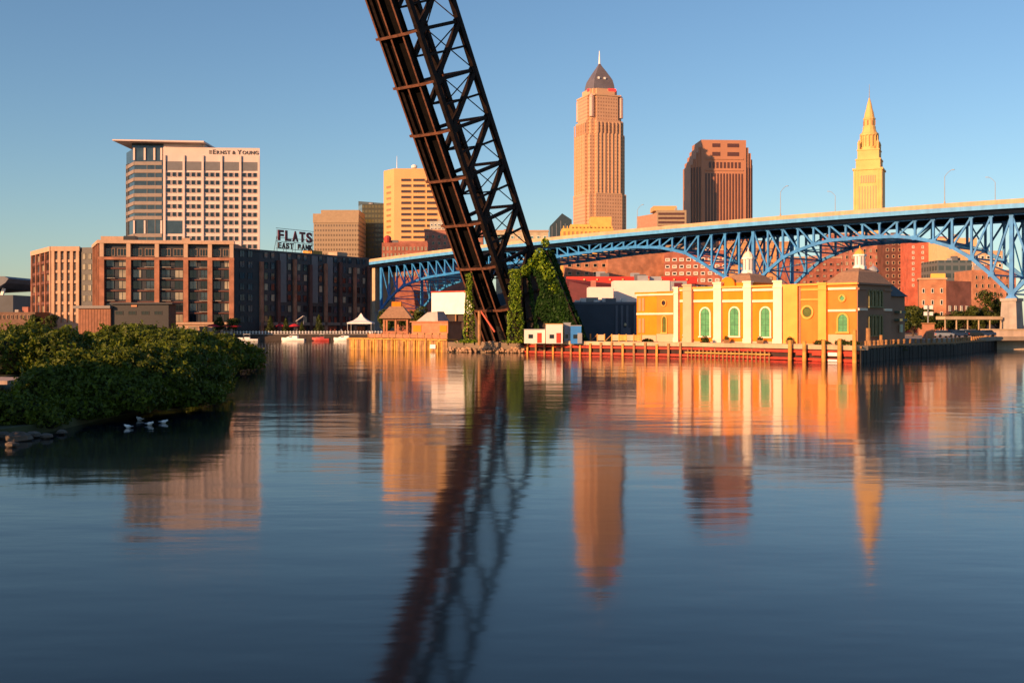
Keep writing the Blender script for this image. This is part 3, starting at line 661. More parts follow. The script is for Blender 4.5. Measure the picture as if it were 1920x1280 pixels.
# ------------------------------------------------------------------ text
def text_mesh(txt, size, depth, m, bold=0.0):
    cu = bpy.data.curves.new('lettering', 'FONT'); cu.body = txt; cu.size = size; cu.extrude = depth; cu.offset = bold; cu.align_x = 'LEFT'
    o = bpy.data.objects.new('lettering', cu); COL.objects.link(o)
    dg = bpy.context.evaluated_depsgraph_get(); me = bpy.data.meshes.new_from_object(o.evaluated_get(dg))
    bpy.data.objects.remove(o); bpy.data.curves.remove(cu)
    me.transform(Matrix.Rotation(math.radians(90), 4, 'X')); me.materials.clear(); me.materials.append(m)
    return me
def letters(face, txt, q, z, o, h, m, parent, adv=0.9, bold=0.02, depth=.12, name='letter'):
    for ch in txt:
        if ch != ' ':
            me = text_mesh(ch, h / .72, depth, m, bold * h); wdt = max(v.co.x for v in me.vertices) if len(me.vertices) else h
            ob = face.place(name, me, q, z, o, parent)
            q += wdt + h * .16 * adv
        else: q += h * .5
    return q

# ------------------------------------------------------------------ glass-cornered office tower behind the flats
EYY = 520
M_pre = mat('pink_white_precast', (0.60, 0.49, 0.45), 0.8, 0.06, 0.2)
M_pre_d = mat('tan_spandrel', (0.24, 0.195, 0.17), 0.7, 0.08)
M_louvre = mat('grey_louvre', (0.13, 0.13, 0.14), 0.5, 0.1)
of = thing('office_tower', 'pale office tower with square window grid, glassy corner and overhanging roof slab', 'office building', (*G(380, EYY + 15), GZ))
F1 = Face(G(306, EYY), G(487, EYY + 3)); F0 = Face(G(252, EYY + 1), G(306, EYY + 1)); FL = Face(G(237, EYY + 16), G(252, EYY + 1))
zt = Zp(276, EYY)
b = MB(); b.prism([F1.xy(0), F1.xy(F1.L), G(485, EYY + 36), F1.xy(0, -34)], GZ, zt); b.build('main_block', M_pre, of)
zg = Zp(277, EYY)
b = MB(); b.prism([FL.xy(0), FL.xy(FL.L), F0.xy(F0.L), F0.xy(F0.L, -30), FL.xy(0, -14)], GZ, zg); b.build('glass_corner', M_glass_blue, of)
for py in [306, 320.5, 335.5, 350.5, 365.5, 380.5, 395.5, 408, 441, 456, 471, 486]:
    z = Zp(py, EYY); hh = .26 * 6.6
    b = MB(); F0.slab(b, 0.05, F0.L - .6, z - hh / 2, z + hh / 2, -.1, .35); b.build('spandrel', M_pre_d, of)
    b = MB(); FL.slab(b, .0, FL.L, z - hh / 2, z + hh / 2, -.1, .33); b.build('spandrel', M_pre_d, of)
for px in (252, 272, 290, 303):
    b = MB(); q = F0.s(px); F0.slab(b, q - .45, q + .45, Zp(300, EYY), zg - .05, -.1, .6); b.build('column', M_pre, of)
    if px in (252, 277, 303, 272):
        b = MB(); F0.slab(b, q - .4, q + .4, Zp(438, EYY), Zp(413, EYY), -.1, .6); b.build('column', M_pre, of)
for q in (1.2, 4.6):
    b = MB(); FL.slab(b, q - .3, q + .3, GZ, Zp(300, EYY), -.1, .45); b.build('mullion', M_louvre, of)
for px in (276, 291):
    b = MB(); q = F0.s(px); F0.slab(b, q - .15, q + .15, GZ, Zp(306, EYY), -.1, .2); b.build('mullion', M_louvre, of)
# projecting roof slab with thin tapered edge
c0, c1 = G(219, EYY + 2), G(381, EYY - 4); zc0, zc1 = Zp(264, EYY), Zp(268.5, EYY)
b = MB(); b.hexa([(c0.x, c0.y - 6, zc0 - .6), (c1.x, c1.y + 1, zc1 - .2), (c1.x, c1.y + 34, zc1 - .2), (c0.x, c0.y + 26, zc0 - .6),
                  (c0.x, c0.y - 6, zc0), (c1.x, c1.y + 1, zc1 + .6), (c1.x, c1.y + 34, zc1 + .6), (c0.x, c0.y + 26, zc0)]); b.build('roof_slab', M_pre, of)
b = MB(); b.prism([F1.xy(0, -1), F1.xy(20, -1), F1.xy(20, -28), F1.xy(0, -28)], zt, zc1 - .15); b.build('penthouse', M_pre, of)
b = MB(); b.prism([F0.xy(-2, -2), F0.xy(F0.L, -2), F0.xy(F0.L, -28), F0.xy(-2, -20)], zg, zc0 - .5); b.build('penthouse', M_glass_blue, of)
# pilasters, louvre panels, windows
pil = [309, 345, 380.5, 415.5, 451, 485.5]
for px in pil:
    q = F1.s(px); b = MB(); F1.slab(b, q - .5, q + .5, GZ, Zp(291, EYY), 0.02, .75); b.build('pilaster', M_pre, of)
for k in range(5):
    q0, q1 = F1.s(pil[k]) + .55, F1.s(pil[k + 1]) - .55
    b = MB(); F1.slab(b, q0, q1, Zp(319, EYY), Zp(302.5, EYY), .02, .14); b.build('louvre_panel', M_louvre, of)
wm = window_mesh(2.15, 2.3, M_pre, M_glass, fr=.14, dep=.3)
for r in range(13):
    py = 327 + r * 14.95
    for k in range(5):
        if k == 0 and r in (6, 7): continue
        q0, q1 = F1.s(pil[k]) + .5, F1.s(pil[k + 1]) - .5
        for j in range(3):
            F1.place('window', wm, q0 + (q1 - q0) * (j + .5) / 3, Zp(py, EYY) - 1.15, .02, of)
b = MB(); F1.slab(b, F1.s(pil[0]) + .55, F1.s(pil[1]) - .55, Zp(438, EYY), Zp(413.5, EYY), .02, .14); b.build('lounge_window', M_glass_blue, of)
M_sign_dark = mat('sign_dark_letters', (.06, .045, .045), .6, 0)
for k in range(3):
    b = MB(); F1.slab(b, F1.s(392) , F1.s(397), Zp(287.5, EYY) + k * .62, Zp(287.5, EYY) + k * .62 + .36, .02, .2); b.build('sign_bar', M_sign_dark, of)
qe = letters(F1, 'E', F1.s(398.5), Zp(288, EYY), .15, 2.2, M_sign_dark, of, 1.0)
qe = letters(F1, 'RNST', qe, Zp(288, EYY), .15, 1.75, M_sign_dark, of, 1.0)
qe = letters(F1, '&', qe + .7, Zp(288, EYY), .15, 1.75, M_sign_dark, of, 1.0)
qe = letters(F1, 'Y', qe + .7, Zp(288, EYY), .15, 2.2, M_sign_dark, of, 1.0)
qe = letters(F1, 'OUNG', qe, Zp(288, EYY), .15, 1.75, M_sign_dark, of, 1.0)

# ------------------------------------------------------------------ riverside apartment block
M_terra = brick_mat('terracotta_brick', (.42, .14, .06), (.34, .10, .045), (.3, .2, .15))
M_tan = mat('tan_stone', (.50, .33, .22), .8, .1, .3, streak=.2)
M_char = mat('charcoal_panel', (.022, .026, .034), .5, .15)
M_brickd = brick_mat('dark_red_brick', (.16, .045, .03), (.12, .035, .025), (.1, .07, .06))
fl = thing('riverside_apartments', 'seven-storey brick and charcoal apartment block along the far quay', 'apartment building', (*G(400, 400), GZ))
ZT = 36.3
A = [G(62, 442), G(98, 413), G(150, 413), G(176, 411), G(186, 387), G(440, 393), G(486, 400), G(692, 451)]
faces = [Face(A[i], A[i + 1]) for i in range(7)]
ZW = 33.9
b = MB(); b.prism([f.xy(0) for f in faces[:6]] + [Vector((A[5].x - 2, A[5].y + 42)), Vector((A[0].x, A[0].y + 40))], GZ, ZT - .6)
b.prism([A[5] + Vector((.02, .02)), A[6], A[7], Vector((A[7].x - 8, A[7].y + 12)), Vector((A[6].x - 8, A[6].y + 42)), Vector((A[5].x - 1.8, A[5].y + 42))], GZ, ZW - .6)
b.build('walls', M_char, fl)
def fwin(f, q, z, wd, h, glass, bar=1, frame=M_char, o=.03): f.place('window', window_mesh(wd, h, frame, glass, bar, fr=.1, dep=.18, hb=0), q, z, o, fl)
ZF = [6.4 + 4.05 * k for k in range(7)]       # floor levels of storeys above the shop floor
gl = [M_glass, M_glass, M_glass_blue, M_glass_pale]
def balcony(f, q, z, wd, m=M_brickd):
    b = MB(); f.slab(b, q - wd / 2, q + wd / 2, z - .2, z, .02, 1.3); b.build('balcony_floor', M_conc_grey, fl)
    b = MB(); f.slab(b, q - wd / 2, q + wd / 2, z + 1.0, z + 1.1, 1.2, 1.28)
    for k in range(int(wd / .35)): f.slab(b, q - wd / 2 + .35 * k, q - wd / 2 + .35 * k + .05, z, z + 1.0, 1.22, 1.27)
    b.build('balcony_railing', M_black, fl)
# main lit face
f = faces[4]; f.slab(MB(), 0, 1, 0, 1, 0, 1)
pxs = [193, 243, 296, 350, 395, 438]
b = MB(); f.slab(b, -.2, f.L + .1, ZT - 1.0, ZT + .2, .0, 2.1); b.build('cornice', M_tan, fl)
b = MB(); f.slab(b, 0, f.L, ZF[6] + 1.0 - 2.3, ZF[6] - .3, .0, 1.85); b.build('frieze_band', M_terra, fl)
b = MB(); f.slab(b, 0, f.L, 6.0, 6.8, 0, 1.9); b.build('ledge', M_tan, fl)
b = MB(); f.slab(b, 0, f.L, GZ, 6.0, 0, 1.4); b.build('shop_front', M_tan, fl)
for i, px in enumerate(pxs):
    q = min(max(f.s(px), .9), f.L - .9)
    b = MB(); f.slab(b, q - .85, q + .85, 6.8, ZF[6] - 1.3, 0, 2.0); b.build('brick_pier', M_terra, fl)
    b = MB(); f.slab(b, q - .7, q + .7, ZF[6] - .3, ZT - 1.0, 0, 1.95); b.build('stone_pier', M_tan, fl)
    if i < 5:
        q2 = f.s(pxs[i + 1]); g_ = q2 - q
        for k in range(6):
            for j, fr in enumerate((.27, .73)):
                fwin(f, q + g_ * fr, ZF[k] + .9 - .5, g_ * .3, 2.9, gl[(i * 3 + k * 2 + j) % 4 if (i, j) != (0, 1) else 3], 1, o=.03)
            if (i + k) % 2 == 0 or i in (2, 3): balcony(f, q + g_ * (.73 if i % 2 else .3), ZF[k] + .25, g_ * .36)
            b = MB(); f.slab(b, q + .9, q2 - .9, ZF[k] - .55, ZF[k] - .1, .02, .5); b.build('spandrel', M_brickd, fl)
        for j in range(2): fwin(f, q + g_ * (.28 + .44 * j), ZF[6] + .2, g_ * .34, 2.7, M_glass, 2, M_tan)
        for j in range(2): f.place('window', window_mesh(g_ * .36, 2.6, M_tan, gl[(i + j) % 4], 1), q + g_ * (.27 + .46 * j), 2.8, 1.42, fl)
# left end faces
for fi, (m1, m2) in {0: (M_terra, M_brickd), 1: (M_tan, M_tan)}.items():
    f = faces[fi]; n = 4 if fi == 0 else 4
    b = MB(); f.slab(b, -.2, f.L + .15, ZT - 2.0, ZT - .2 , 0, 1.0); b.build('cornice', M_tan, fl)
    b = MB(); f.slab(b, 0, f.L, GZ, 6.6, 0, .8); b.build('shop_front', M_tan, fl)
    for k in range(n + 1):
        q = .6 + (f.L - 1.2) * k / n; b = MB(); f.slab(b, q - .55, q + .55, 6.6, ZT - 2.0, 0, .9); b.build('pier', m1 if k != n else M_tan, fl)
        if k < n:
            for s in range(7):
                z = ZF[s] + .4; fwin(f, q + (f.L - 1.2) / n / 2, z, (f.L - 1.2) / n - 1.4, 2.5, M_glass_pale if fi else gl[(k + s) % 4], 1, m2)
                b = MB(); f.slab(b, q + .6, q + (f.L - 1.2) / n - .6, ZF[s] - .75, ZF[s] + .3, .02, .5); b.build('spandrel', m2, fl)
f = faces[2]
for s in range(7):
    for k in range(2): fwin(f, f.L * (.3 + .42 * k), ZF[s] + .4, 1.6, 2.3, M_glass_pale)
f = faces[3]
b = MB(); f.slab(b, 0, f.L, ZT - 1.0, ZT + .2, 0, .8); b.build('cornice', M_tan, fl)
for s in range(7):
    for k in range(3): fwin(f, f.L * (.2 + .3 * k), ZF[s] + .3, 3.2, 2.6, gl[(s + k) % 4], 1, M_brickd)
for k in range(4):
    b = MB(); q = f.L * (.05 + .3 * k); f.slab(b, q - .4, q + .4, GZ, ZT - 1.0, 0, .6); b.build('brick_pier', M_terra, fl)
# charcoal stair tower
f = faces[5]
for s in range(7):
    for k in range(2): fwin(f, f.L * (.3 + .33 * k), ZF[s] + .2, 2.1, 2.5, M_glass_blue, 1)
b = MB(); f.slab(b, 0, f.L, ZW - .6, ZW + .1, -1, .4); b.build('parapet', M_char, fl)
# receding shaded wing
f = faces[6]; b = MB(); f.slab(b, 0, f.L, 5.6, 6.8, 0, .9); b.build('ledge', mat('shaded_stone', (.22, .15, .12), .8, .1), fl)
nb = 7
for k in range(nb + 1):
    q = .8 + (f.L - 1.6) * k / nb; b = MB(); f.slab(b, q - .7, q + .7, GZ, ZW - 4.4 + (k % 3) * .9, 0, .9); b.build('brick_pier', M_brickd if k % 2 else M_terra, fl)
    if k < nb:
        gq = (f.L - 1.6) / nb
        for s in range(7):
            for j in range(2): fwin(f, q + gq * (.3 + .4 * j), ZF[s] + .3, 2.0, 2.6, gl[(k + s + j) % 4] if s < 6 else M_glass_blue, 0)
        f.place('window', window_mesh(gq * .6, 2.6, M_black, M_glass, 2), q + gq / 2, 2.6, .05, fl)
        if k in (1, 3, 4): b = MB(); f.slab(b, q + gq * .1, q + gq * .5, ZF[2], ZW - .7, .02, .25); b.build('panel', M_louvre, fl)
b = MB(); f.slab(b, 0, f.L, ZW - .7, ZW + .1, -1, .3); b.build('parapet', M_char, fl)
for (px, w_, h_, m) in ((608, 6, 1.8, M_timber_y), (655, 6, 2.0, M_tan), (205, 8, 2.0, M_tan), (345, 3, 1.6, M_tan), (238, 4, 2.2, M_char)):
    ff = faces[6] if px > 490 else faces[4]; q = ff.s(px); b = MB(); ff.slab(b, q - w_ / 2, q + w_ / 2, (ZW if px > 490 else ZT) - .6, (ZW if px > 490 else ZT) + h_, -9, -4); b.build('roof_unit', m, fl)
# roof sign
SF = Face(G(519, 411), G(590, 428)); sg = thing('roof_sign', 'rooftop sign reading FLATS EAST BANK in dark red and black letters', 'sign', SF.pt(SF.L / 2, ZW - .6, -1))
b = MB()
for k in range(5): q = .6 + k * (SF.L - 1.2) / 4; b.beam(SF.pt(q, ZW - .62, -.5), SF.pt(q, Zp(434, 422), -.5), .14, .14); b.beam(SF.pt(q, ZW - .62, -2.5), SF.pt(q, Zp(445, 422), -.5), .12, .12)
for py in (432, 449, 456, 469): b.beam(SF.pt(0, Zp(py, 422), -.4), SF.pt(SF.L, Zp(py, 422), -.4), .16, .16)
b.build('sign_frame', M_black, sg)
M_sred = mat('sign_red_letters', (.13, .012, .02), .5, 0)
def fit_letters(txt, px0, px1, py0, py1, m, name):
    h = Zp(py1, 422) - Zp(py0, 422); q = SF.s(px0); step = (SF.s(px1) - q) / len(txt)
    for ch in txt:
        if ch != ' ':
            me = text_mesh(ch, h / .72, .2, m, .05 * h); xs = [v.co.x for v in me.vertices]; sx = min(1.25, step * .82 / (max(xs) - min(xs)))
            me.transform(Matrix.Translation((-min(xs), 0, 0))); me.transform(Matrix.Diagonal((sx, 1, 1, 1)))
            SF.place(name, me, q, Zp(py0, 422), .1, sg)
        q += step
fit_letters('FLATS', 521, 587, 453.5, 435, M_sred, 'letter')
fit_letters('EAST BANK', 521, 587, 468, 458, M_sign_dark, 'letter')

# ------------------------------------------------------------------ generic far buildings
M_rb = brick_mat('red_brick', (.36, .075, .04), (.29, .06, .03), (.3, .18, .14)); M_rb2 = brick_mat('orange_brick', (.46, .17, .08), (.40, .14, .065), (.35, .22, .16)); M_rb3 = brick_mat('rose_brick', (.42, .13, .085), (.35, .11, .07), (.35, .2, .16))
def block(name, label, cat, px0, px1, ytop, Y, m, dY=0.0, depth=20.0, win=None, top=None, zb=GZ, side=None):
    f = Face(G(px0, Y), G(px1, Y + dY)); zt = Zp(ytop, Y + dY / 2); r = thing(name, label, cat, (*f.xy(f.L / 2, -depth / 2), zb))
    b = MB(); b.prism([f.xy(0), f.xy(f.L), f.xy(f.L, -depth), f.xy(0, -depth)], zb, zt); b.build('walls', m, r)
    rr = random.Random(int(px0 * 7 + ytop))
    for k in range(3 if f.L > 9 else 1):
        q = f.L * (.12 + .62 * rr.random()); wq = min(1.2 + 2.4 * rr.random(), f.L * .2); hq = .9 + 1.3 * rr.random(); o_ = -3 - 3 * rr.random()
        b = MB(); f.slab(b, q, q + wq, zt, zt + hq, o_ - 2, o_); b.build('roof_unit', rr.choice([M_grey, M_conc_grey, M_louvre, M_rb3]), r)
    if top: b = MB(); b.prism([f.xy(-.3, .3), f.xy(f.L + .3, .3), f.xy(f.L + .3, -depth), f.xy(-.3, -depth)], zt, zt + top[0]); b.build('parapet', top[1], r)
    if win:
        cols, rows, y0, y1, wf, hf, fm, gm = win
        z1, z0 = Zp(y0, Y + dY / 2), Zp(y1, Y + dY / 2); sw = f.L / cols; sh = (z1 - z0) / rows
        gms = gm if isinstance(gm, list) else [gm]
        for i in range(cols):
            for j in range(rows): f.place('window', window_mesh(sw * wf, sh * hf, fm, gms[(i * 5 + j * 3) % len(gms)], 0, fr=min(.3, sw * wf * .12), dep=.25), (i + .5) * sw, z0 + j * sh + sh * (1 - hf) / 2, .02, r)
    return r, f, zt
M_or = mat('orange_stone', (.62, .36, .15), .75, .06, .1)
M_bg1 = grid_mat('beige_office_facade', (.30, .22, .14), (.16, .12, .08), 2.0, 3.6, .6, .45)
r, f, zt = block('office_block', 'broad grey-beige office block with stepped roof behind the roof sign', 'office building', 588, 672, 402, 800, M_bg1, depth=40)
b = MB(); f.slab(b, 5, f.L + 0, zt, Zp(393, 800), -36, -3); b.build('roof_step', mat('beige_stone', (.34, .25, .16), .8, .1), r)
b = MB(); f.slab(b, -.4, f.L + .2, Zp(418, 800), zt + .5, 0, .5); b.build('top_band', mat('beige_stone', (.34, .25, .16), .8, .1), r)
M_dg = grid_mat('olive_curtain_wall', (.055, .055, .03), (.11, .10, .04), 2.6, 3.8, .7, .55, .3, .12)
r, f, zt = block('glass_tower', 'slim dark glass tower with slanted top beside the orange tower', 'office building', 679, 720, 383, 850, M_dg, depth=30)
f2 = Face(G(672, 862), G(679, 850)); b = MB(); b.prism([f2.xy(0), f2.xy(f2.L), f2.xy(f2.L, -24), f2.xy(0, -24)], GZ, zt); b.build('blue_side', grid_mat('blue_curtain_wall', (.10, .17, .22), (.16, .25, .32), 2.6, 3.8, .7, .6, .3, .15), r)
b = MB(); p = [f2.xy(0), f.xy(0), f.xy(f.L), f.xy(f.L, -28), f2.xy(0, -20)]; b.prism(p, zt, zt + .1)
b.hexa([(f2.p0.x, f2.p0.y, zt + .1), (f.p1.x, f.p1.y, zt + .1), (f.p1.x, f.p1.y + 20, zt + .1), (f2.p0.x, f2.p0.y + 20, zt + .1), (f2.p0.x, f2.p0.y, Zp(374, 850)), (f.p1.x, f.p1.y, Zp(381, 850)), (f.p1.x, f.p1.y + 20, Zp(381, 850)), (f2.p0.x, f2.p0.y + 20, Zp(374, 850))]); b.build('slanted_crown', mat('dark_slate_glass', (.05, .07, .08), .15, .1), r)
# orange tower with ribbon windows
OY = 800; ot = thing('ribbon_window_tower', 'orange stone tower with three columns of dark ribbon windows', 'office building', (*G(780, OY + 20), GZ))
fa = Face(G(739, OY), G(836, OY)); fb_ = Face(G(719.5, OY + 13), G(739, OY)); zt = Zp(316, OY)
b = MB(); b.prism([fb_.xy(0), fa.xy(0), fa.xy(fa.L), Vector((fa.p1.x + 4, OY + 40)), Vector((fb_.p0.x, OY + 45))], GZ, zt); b.build('walls', M_or, ot)
M_rib = mat('ribbon_glass', (.055, .03, .03), .2, .1)
for r_ in range(22):
    py = 338 + r_ * 10.7
    for (x0, x1) in ((752, 771), (774.5, 797), (800, 820)):
        q0, q1 = fa.s(x0), fa.s(x1); fa.place('window', window_mesh(q1 - q0, 2.1, M_or, M_rib, 0, fr=.15, dep=.3), (q0 + q1) / 2, Zp(py + 2.3, OY), .02, ot)
    if r_: fb_.place('window', window_mesh(fb_.L * .42, 1.7, M_or, mat('ribbon_glass_warm', (.32, .17, .07), .3, .1), 0, fr=.15, dep=.25), fb_.L * .5, Zp(py + 2.3, OY), .02, ot)
b = MB(); b.tube(fa.pt(1, zt, -10), fa.pt(1, zt + 11, -10), .35, .12, 6); b.build('antenna', M_white, ot)
b = MB(); b.lathe(fa.pt(fa.s(774), zt, -12), [(.4, 0), (.4, 1.5), (2.2, 2.2), (2.4, 3.6), (1.2, 4.6)], 12); b.build('radar_dome', M_white, ot)
# red brick roofs between the flats and the bridge
r, f, zt = block('brick_warehouse', 'red brick warehouse with a small roof tank before the orange tower', 'warehouse', 716, 802, 455, 560, M_rb, win=(12, 5, 460, 520, .5, .55, M_tan, M_glass_pale))
b = MB(); p = f.pt(f.s(725), zt, -4); b.lathe(p, [(1.6, 0), (1.6, .4), (1.7, .5), (2.1, 2.6), (1.5, 3.6), (.3, 4.2)], 12); b.build('water_tank', mat('red_tank', (.42, .05, .04), .6, .2), r)
b = MB(); f.slab(b, f.s(735), f.s(800), zt, zt + 1.2, -16, -4); b.build('roof_monitor', M_rb3, r)
block('brick_warehouse', 'rose brick warehouse showing right of the roof tank, above the bridge deck', 'warehouse', 796, 905, 432, 620, M_rb3, win=(10, 6, 438, 510, .45, .5, M_tan, M_glass), top=(.8, M_tan))
block('office_block', 'low white-green office roof glimpsed behind the bascule leaf', 'office building', 806, 868, 415, 700, mat('pale_green_stone', (.42, .42, .34), .7, .15, .2), depth=25, win=(9, 3, 418, 440, .6, .5, M_white, M_glass_blue))
block('warehouse', 'cream and teal building seen through the bascule truss', 'warehouse', 930, 1028, 434, 640, mat('cream_teal_wall', (.45, .38, .26), .8, .3, .2), win=(8, 5, 440, 490, .5, .5, M_white, mat('teal_glass', (.05, .18, .18), .2, .2)), top=(.8, M_tan))

# ------------------------------------------------------------------ pointed granite skyscraper
KY = 1150; kc = G(1124, KY); KR = math.radians(20)
ex, ey = Vector((math.cos(KR), math.sin(KR))), Vector((math.sin(KR), -math.cos(KR)))     # along the front, out of the front
def kp(x, o): p = kc + ex * x + ey * o; return (p.x, p.y)
M_key = grid_mat('granite_facade', (.56, .33, .195), (.34, .185, .105), 3.0, 3.7, .5, .45, .6, .25)
M_key_p = mat('granite_piers', (.58, .36, .21), .7, .08, .05)
key = thing('pointed_skyscraper', 'tallest granite skyscraper with grey pointed crown and red-lit band', 'skyscraper', (kc.x, kc.y, GZ))
def kz(py): return Zp(py, KY)
def cross(hw, hb, ov):   # cruciform plan: core half width hw, bay half width hb, bay projection ov
    return [kp(-hb, hw + ov), kp(hb, hw + ov), kp(hb, hw), kp(hw, hw), kp(hw, hb), kp(hw + ov, hb), kp(hw + ov, -hb), kp(hw, -hb), kp(hw, -hw), kp(hb, -hw), kp(hb, -hw - ov), kp(-hb, -hw - ov), kp(-hb, -hw), kp(-hw, -hw), kp(-hw, -hb), kp(-hw - ov, -hb), kp(-hw - ov, hb), kp(-hw, hb), kp(-hw, hw), kp(-hb, hw)]
def kpoly(pts): return pts[::-1]
for nm, hw, hb, ov, y0, y1, m in (('base_stage', 21.5, 15.5, 2.5, 700, 368, M_key), ('shaft', 20.0, 14.2, 3.2, 368, 258, M_key), ('shaft_upper', 18.6, 13.6, 3.4, 258, 232, M_key), ('upper_stage', 17.2, 12.6, 2.6, 232, 186, M_key), ('crown_stage', 13.5, 10.5, 2.2, 186, 172, M_key_p)):
    b = MB(); pts = cross(hw, hb, ov); b.prism(pts if (pts[0][0] - pts[1][0]) < 0 else pts[::-1], max(kz(y0), GZ), kz(y1)); b.build(nm, m, key)
def kbox(mb, x0, x1, o0, o1, z0, z1): c = [kp(x0, o1), kp(x1, o1), kp(x1, o0), kp(x0, o0)]; mb.hexa([(p[0], p[1], z0) for p in c] + [(p[0], p[1], z1) for p in c])
for k in range(7):
    x = -13.2 + 26.4 * k / 6
    b = MB(); kbox(b, x - .5, x + .5, 23.1, 23.9, GZ, kz(236)); b.build('pier', M_key_p, key)
    b = MB(); kbox(b, -23.9, -23.1, x - .5, x + .5, GZ, kz(236)); b.build('pier', M_key_p, key)
for (hw, py, t) in ((24.3, 369, 1.2), (22.6, 258, 1.0), (20.4, 187, 1.5)):
    b = MB(); kbox(b, -15, 15, hw - 3, hw, kz(py), kz(py) + t); b.build('cornice', M_key_p, key)
    b = MB(); kbox(b, -hw, -hw + 3, -15, 15, kz(py), kz(py) + t); b.build('cornice', M_key_p, key)
M_roof = mat('stainless_crown', (.23, .19, .18), .38, .15, .1, metal=.4)
prof = [(12.4, 172), (11.8, 163), (10.6, 153), (8.6, 146), (6.2, 138), (4.0, 131), (2.0, 125), (.6, 119)]
b = MB(); b.loft([[(kc + ex * (x * r) + ey * (o * r)).to_3d() + Vector((0, 0, kz(py))) for x, o in ((-1, 1), (-.45, 1), (.45, 1), (1, 1), (1, .45), (1, -.45), (1, -1), (.45, -1), (-.45, -1), (-1, -1), (-1, -.45), (-1, .45))] for r, py in prof]); b.build('pyramid_roof', M_roof, key)
b = MB(); b.tube((kc.x, kc.y, kz(121)), (kc.x, kc.y, kz(96)), 1.1, .35, 8); b.build('spire', M_white, key)
M_redl = emit_mat('red_crown_lights', (1, .03, .02), 1.2, (.5, .02, .02))
for x0, x1 in ((3, 8), (9, 12)): b = MB(); kbox(b, x0, x1, 15.6, 16.2, kz(176), kz(171.5)); b.build('crown_light', M_redl, key)
b = MB(); kbox(b, -16.5, -15.9, 4, 9, kz(176), kz(171.5)); b.build('crown_light', M_redl, key)
for x, o in ((-17, 17), (17, 17), (-17, -17), (17, -17)):      # corner turrets of the top setback
    b = MB(); c = kc + ex * x + ey * o; b.lathe((c.x, c.y, kz(205)), [(2.6, -12), (2.6, 8), (2.9, 8.2), (2.2, 10), (.2, 13)], 8); b.build('turret', mat('pale_rose_stone', (.55, .36, .30), .6, .1), key)
for x in (-6.5, .5): b = MB(); kbox(b, x, x + 1.8, 9.6, 11.4, kz(153), kz(149)); b.build('dormer', M_white, key)

# ------------------------------------------------------------------ stepped-top tower half in shadow
BY = 1275; bc = G(1349, BY); BR = math.radians(4); bx, by = Vector((math.cos(BR), math.sin(BR))), Vector((math.sin(BR), -math.cos(BR)))
def bz(py): return Zp(py, BY)
M_ps = mat('red_granite', (.43, .20, .115), .6, .07, .05); M_psg = mat('bronze_glass', (.10, .04, .028), .2, .15)
ps = thing('stepped_skyscraper', 'broad red granite skyscraper with stepped shoulders and vertical window strips', 'skyscraper', (bc.x, bc.y, GZ))
def pbox(mb, x0, x1, o0, o1, z0, z1):
    c = [bc + bx * x0 + by * o1, bc + bx * x1 + by * o1, bc + bx * x1 + by * o0, bc + bx * x0 + by * o0]; mb.hexa([(p.x, p.y, z0) for p in c] + [(p.x, p.y, z1) for p in c])
sx = BY / FPX
tiers = [(-37.3, 37.3, 10, 312), (-35.5, 36, 13, 302), (-32.5, 33.5, 16, 291), (-30, 30, 18, 281), (-27, 26.5, 20, 268)]
for k, (x0, x1, o, py) in enumerate(tiers):
    b = MB(); pbox(b, x0, x1, -30 + k, o, GZ, bz(py)); b.build('tier', M_ps, ps)
for x in np.arange(-21.5, 22.5, 3.6):
    b = MB(); pbox(b, x - 1.0, x + 1.0, 19.9, 20.25, GZ + 20, bz(330)); b.build('window_strip', M_psg, ps)
for x in [-36.4, -34, -31.2, -28.4, 28.2, 31.8, 34.8]:
    o = [t for t in tiers if t[0] < x < t[1]][-1][2]; b = MB(); pbox(b, x - .85, x + .85, o - .1, o + .25, GZ + 20, bz(318)); b.build('window_strip', M_psg, ps)
for py, hh in ((278, 3.4), (294, 3.6)):
    for x0, x1 in ((-14, -4.5), (4, 18)):
        b = MB(); pbox(b, x0, x1, 19.9, 20.3, bz(py + hh), bz(py - hh)); b.build('upper_window', M_psg, ps)
for x in np.arange(-18, 20, 4.4): b = MB(); pbox(b, x, x + 2.6, 19.9, 20.3, bz(320), bz(309)); b.build('upper_window', M_psg, ps)
b = MB(); pbox(b, -18, 16, -10, 8, bz(268), bz(266)); b.build('roof_plant', M_grey, ps)
for py in (324, 303): b = MB(); pbox(b, -22.5, 23, 20, 20.8, bz(py) - .6, bz(py) + .6); b.build('belt_course', M_ps, ps)

# ------------------------------------------------------------------ golden classical spire tower
TY = 1150; tc = G(1630, TY); TR = math.radians(-25); tx, ty = Vector((math.cos(TR), math.sin(TR))), Vector((math.sin(TR), -math.cos(TR)))
def tz(py): return Zp(py, TY)
M_gold = mat('warm_limestone', (.70, .43, .15), .75, .1, .1); M_gold_w = mat('limestone_window', (.40, .20, .09), .4, .1)
tt = thing('spire_tower', 'golden limestone tower stepping up to a slender conical spire', 'skyscraper', (tc.x, tc.y, GZ))
def tbox(mb, h, z0, z1, cut=0.0):
    pts = [tc + tx * (sx_ * h) + ty * (sy_ * h) for sx_, sy_ in ((-1, 1), (1, 1), (1, -1), (-1, -1))]; mb.hexa([(p.x, p.y, z0) for p in pts] + [(p.x, p.y, z1) for p in pts])
def tb2(mb, x0, x1, o0, o1, z0, z1):
    c = [tc + tx * x0 + ty * o1, tc + tx * x1 + ty * o1, tc + tx * x1 + ty * o0, tc + tx * x0 + ty * o0]; mb.hexa([(p.x, p.y, z0) for p in c] + [(p.x, p.y, z1) for p in c])
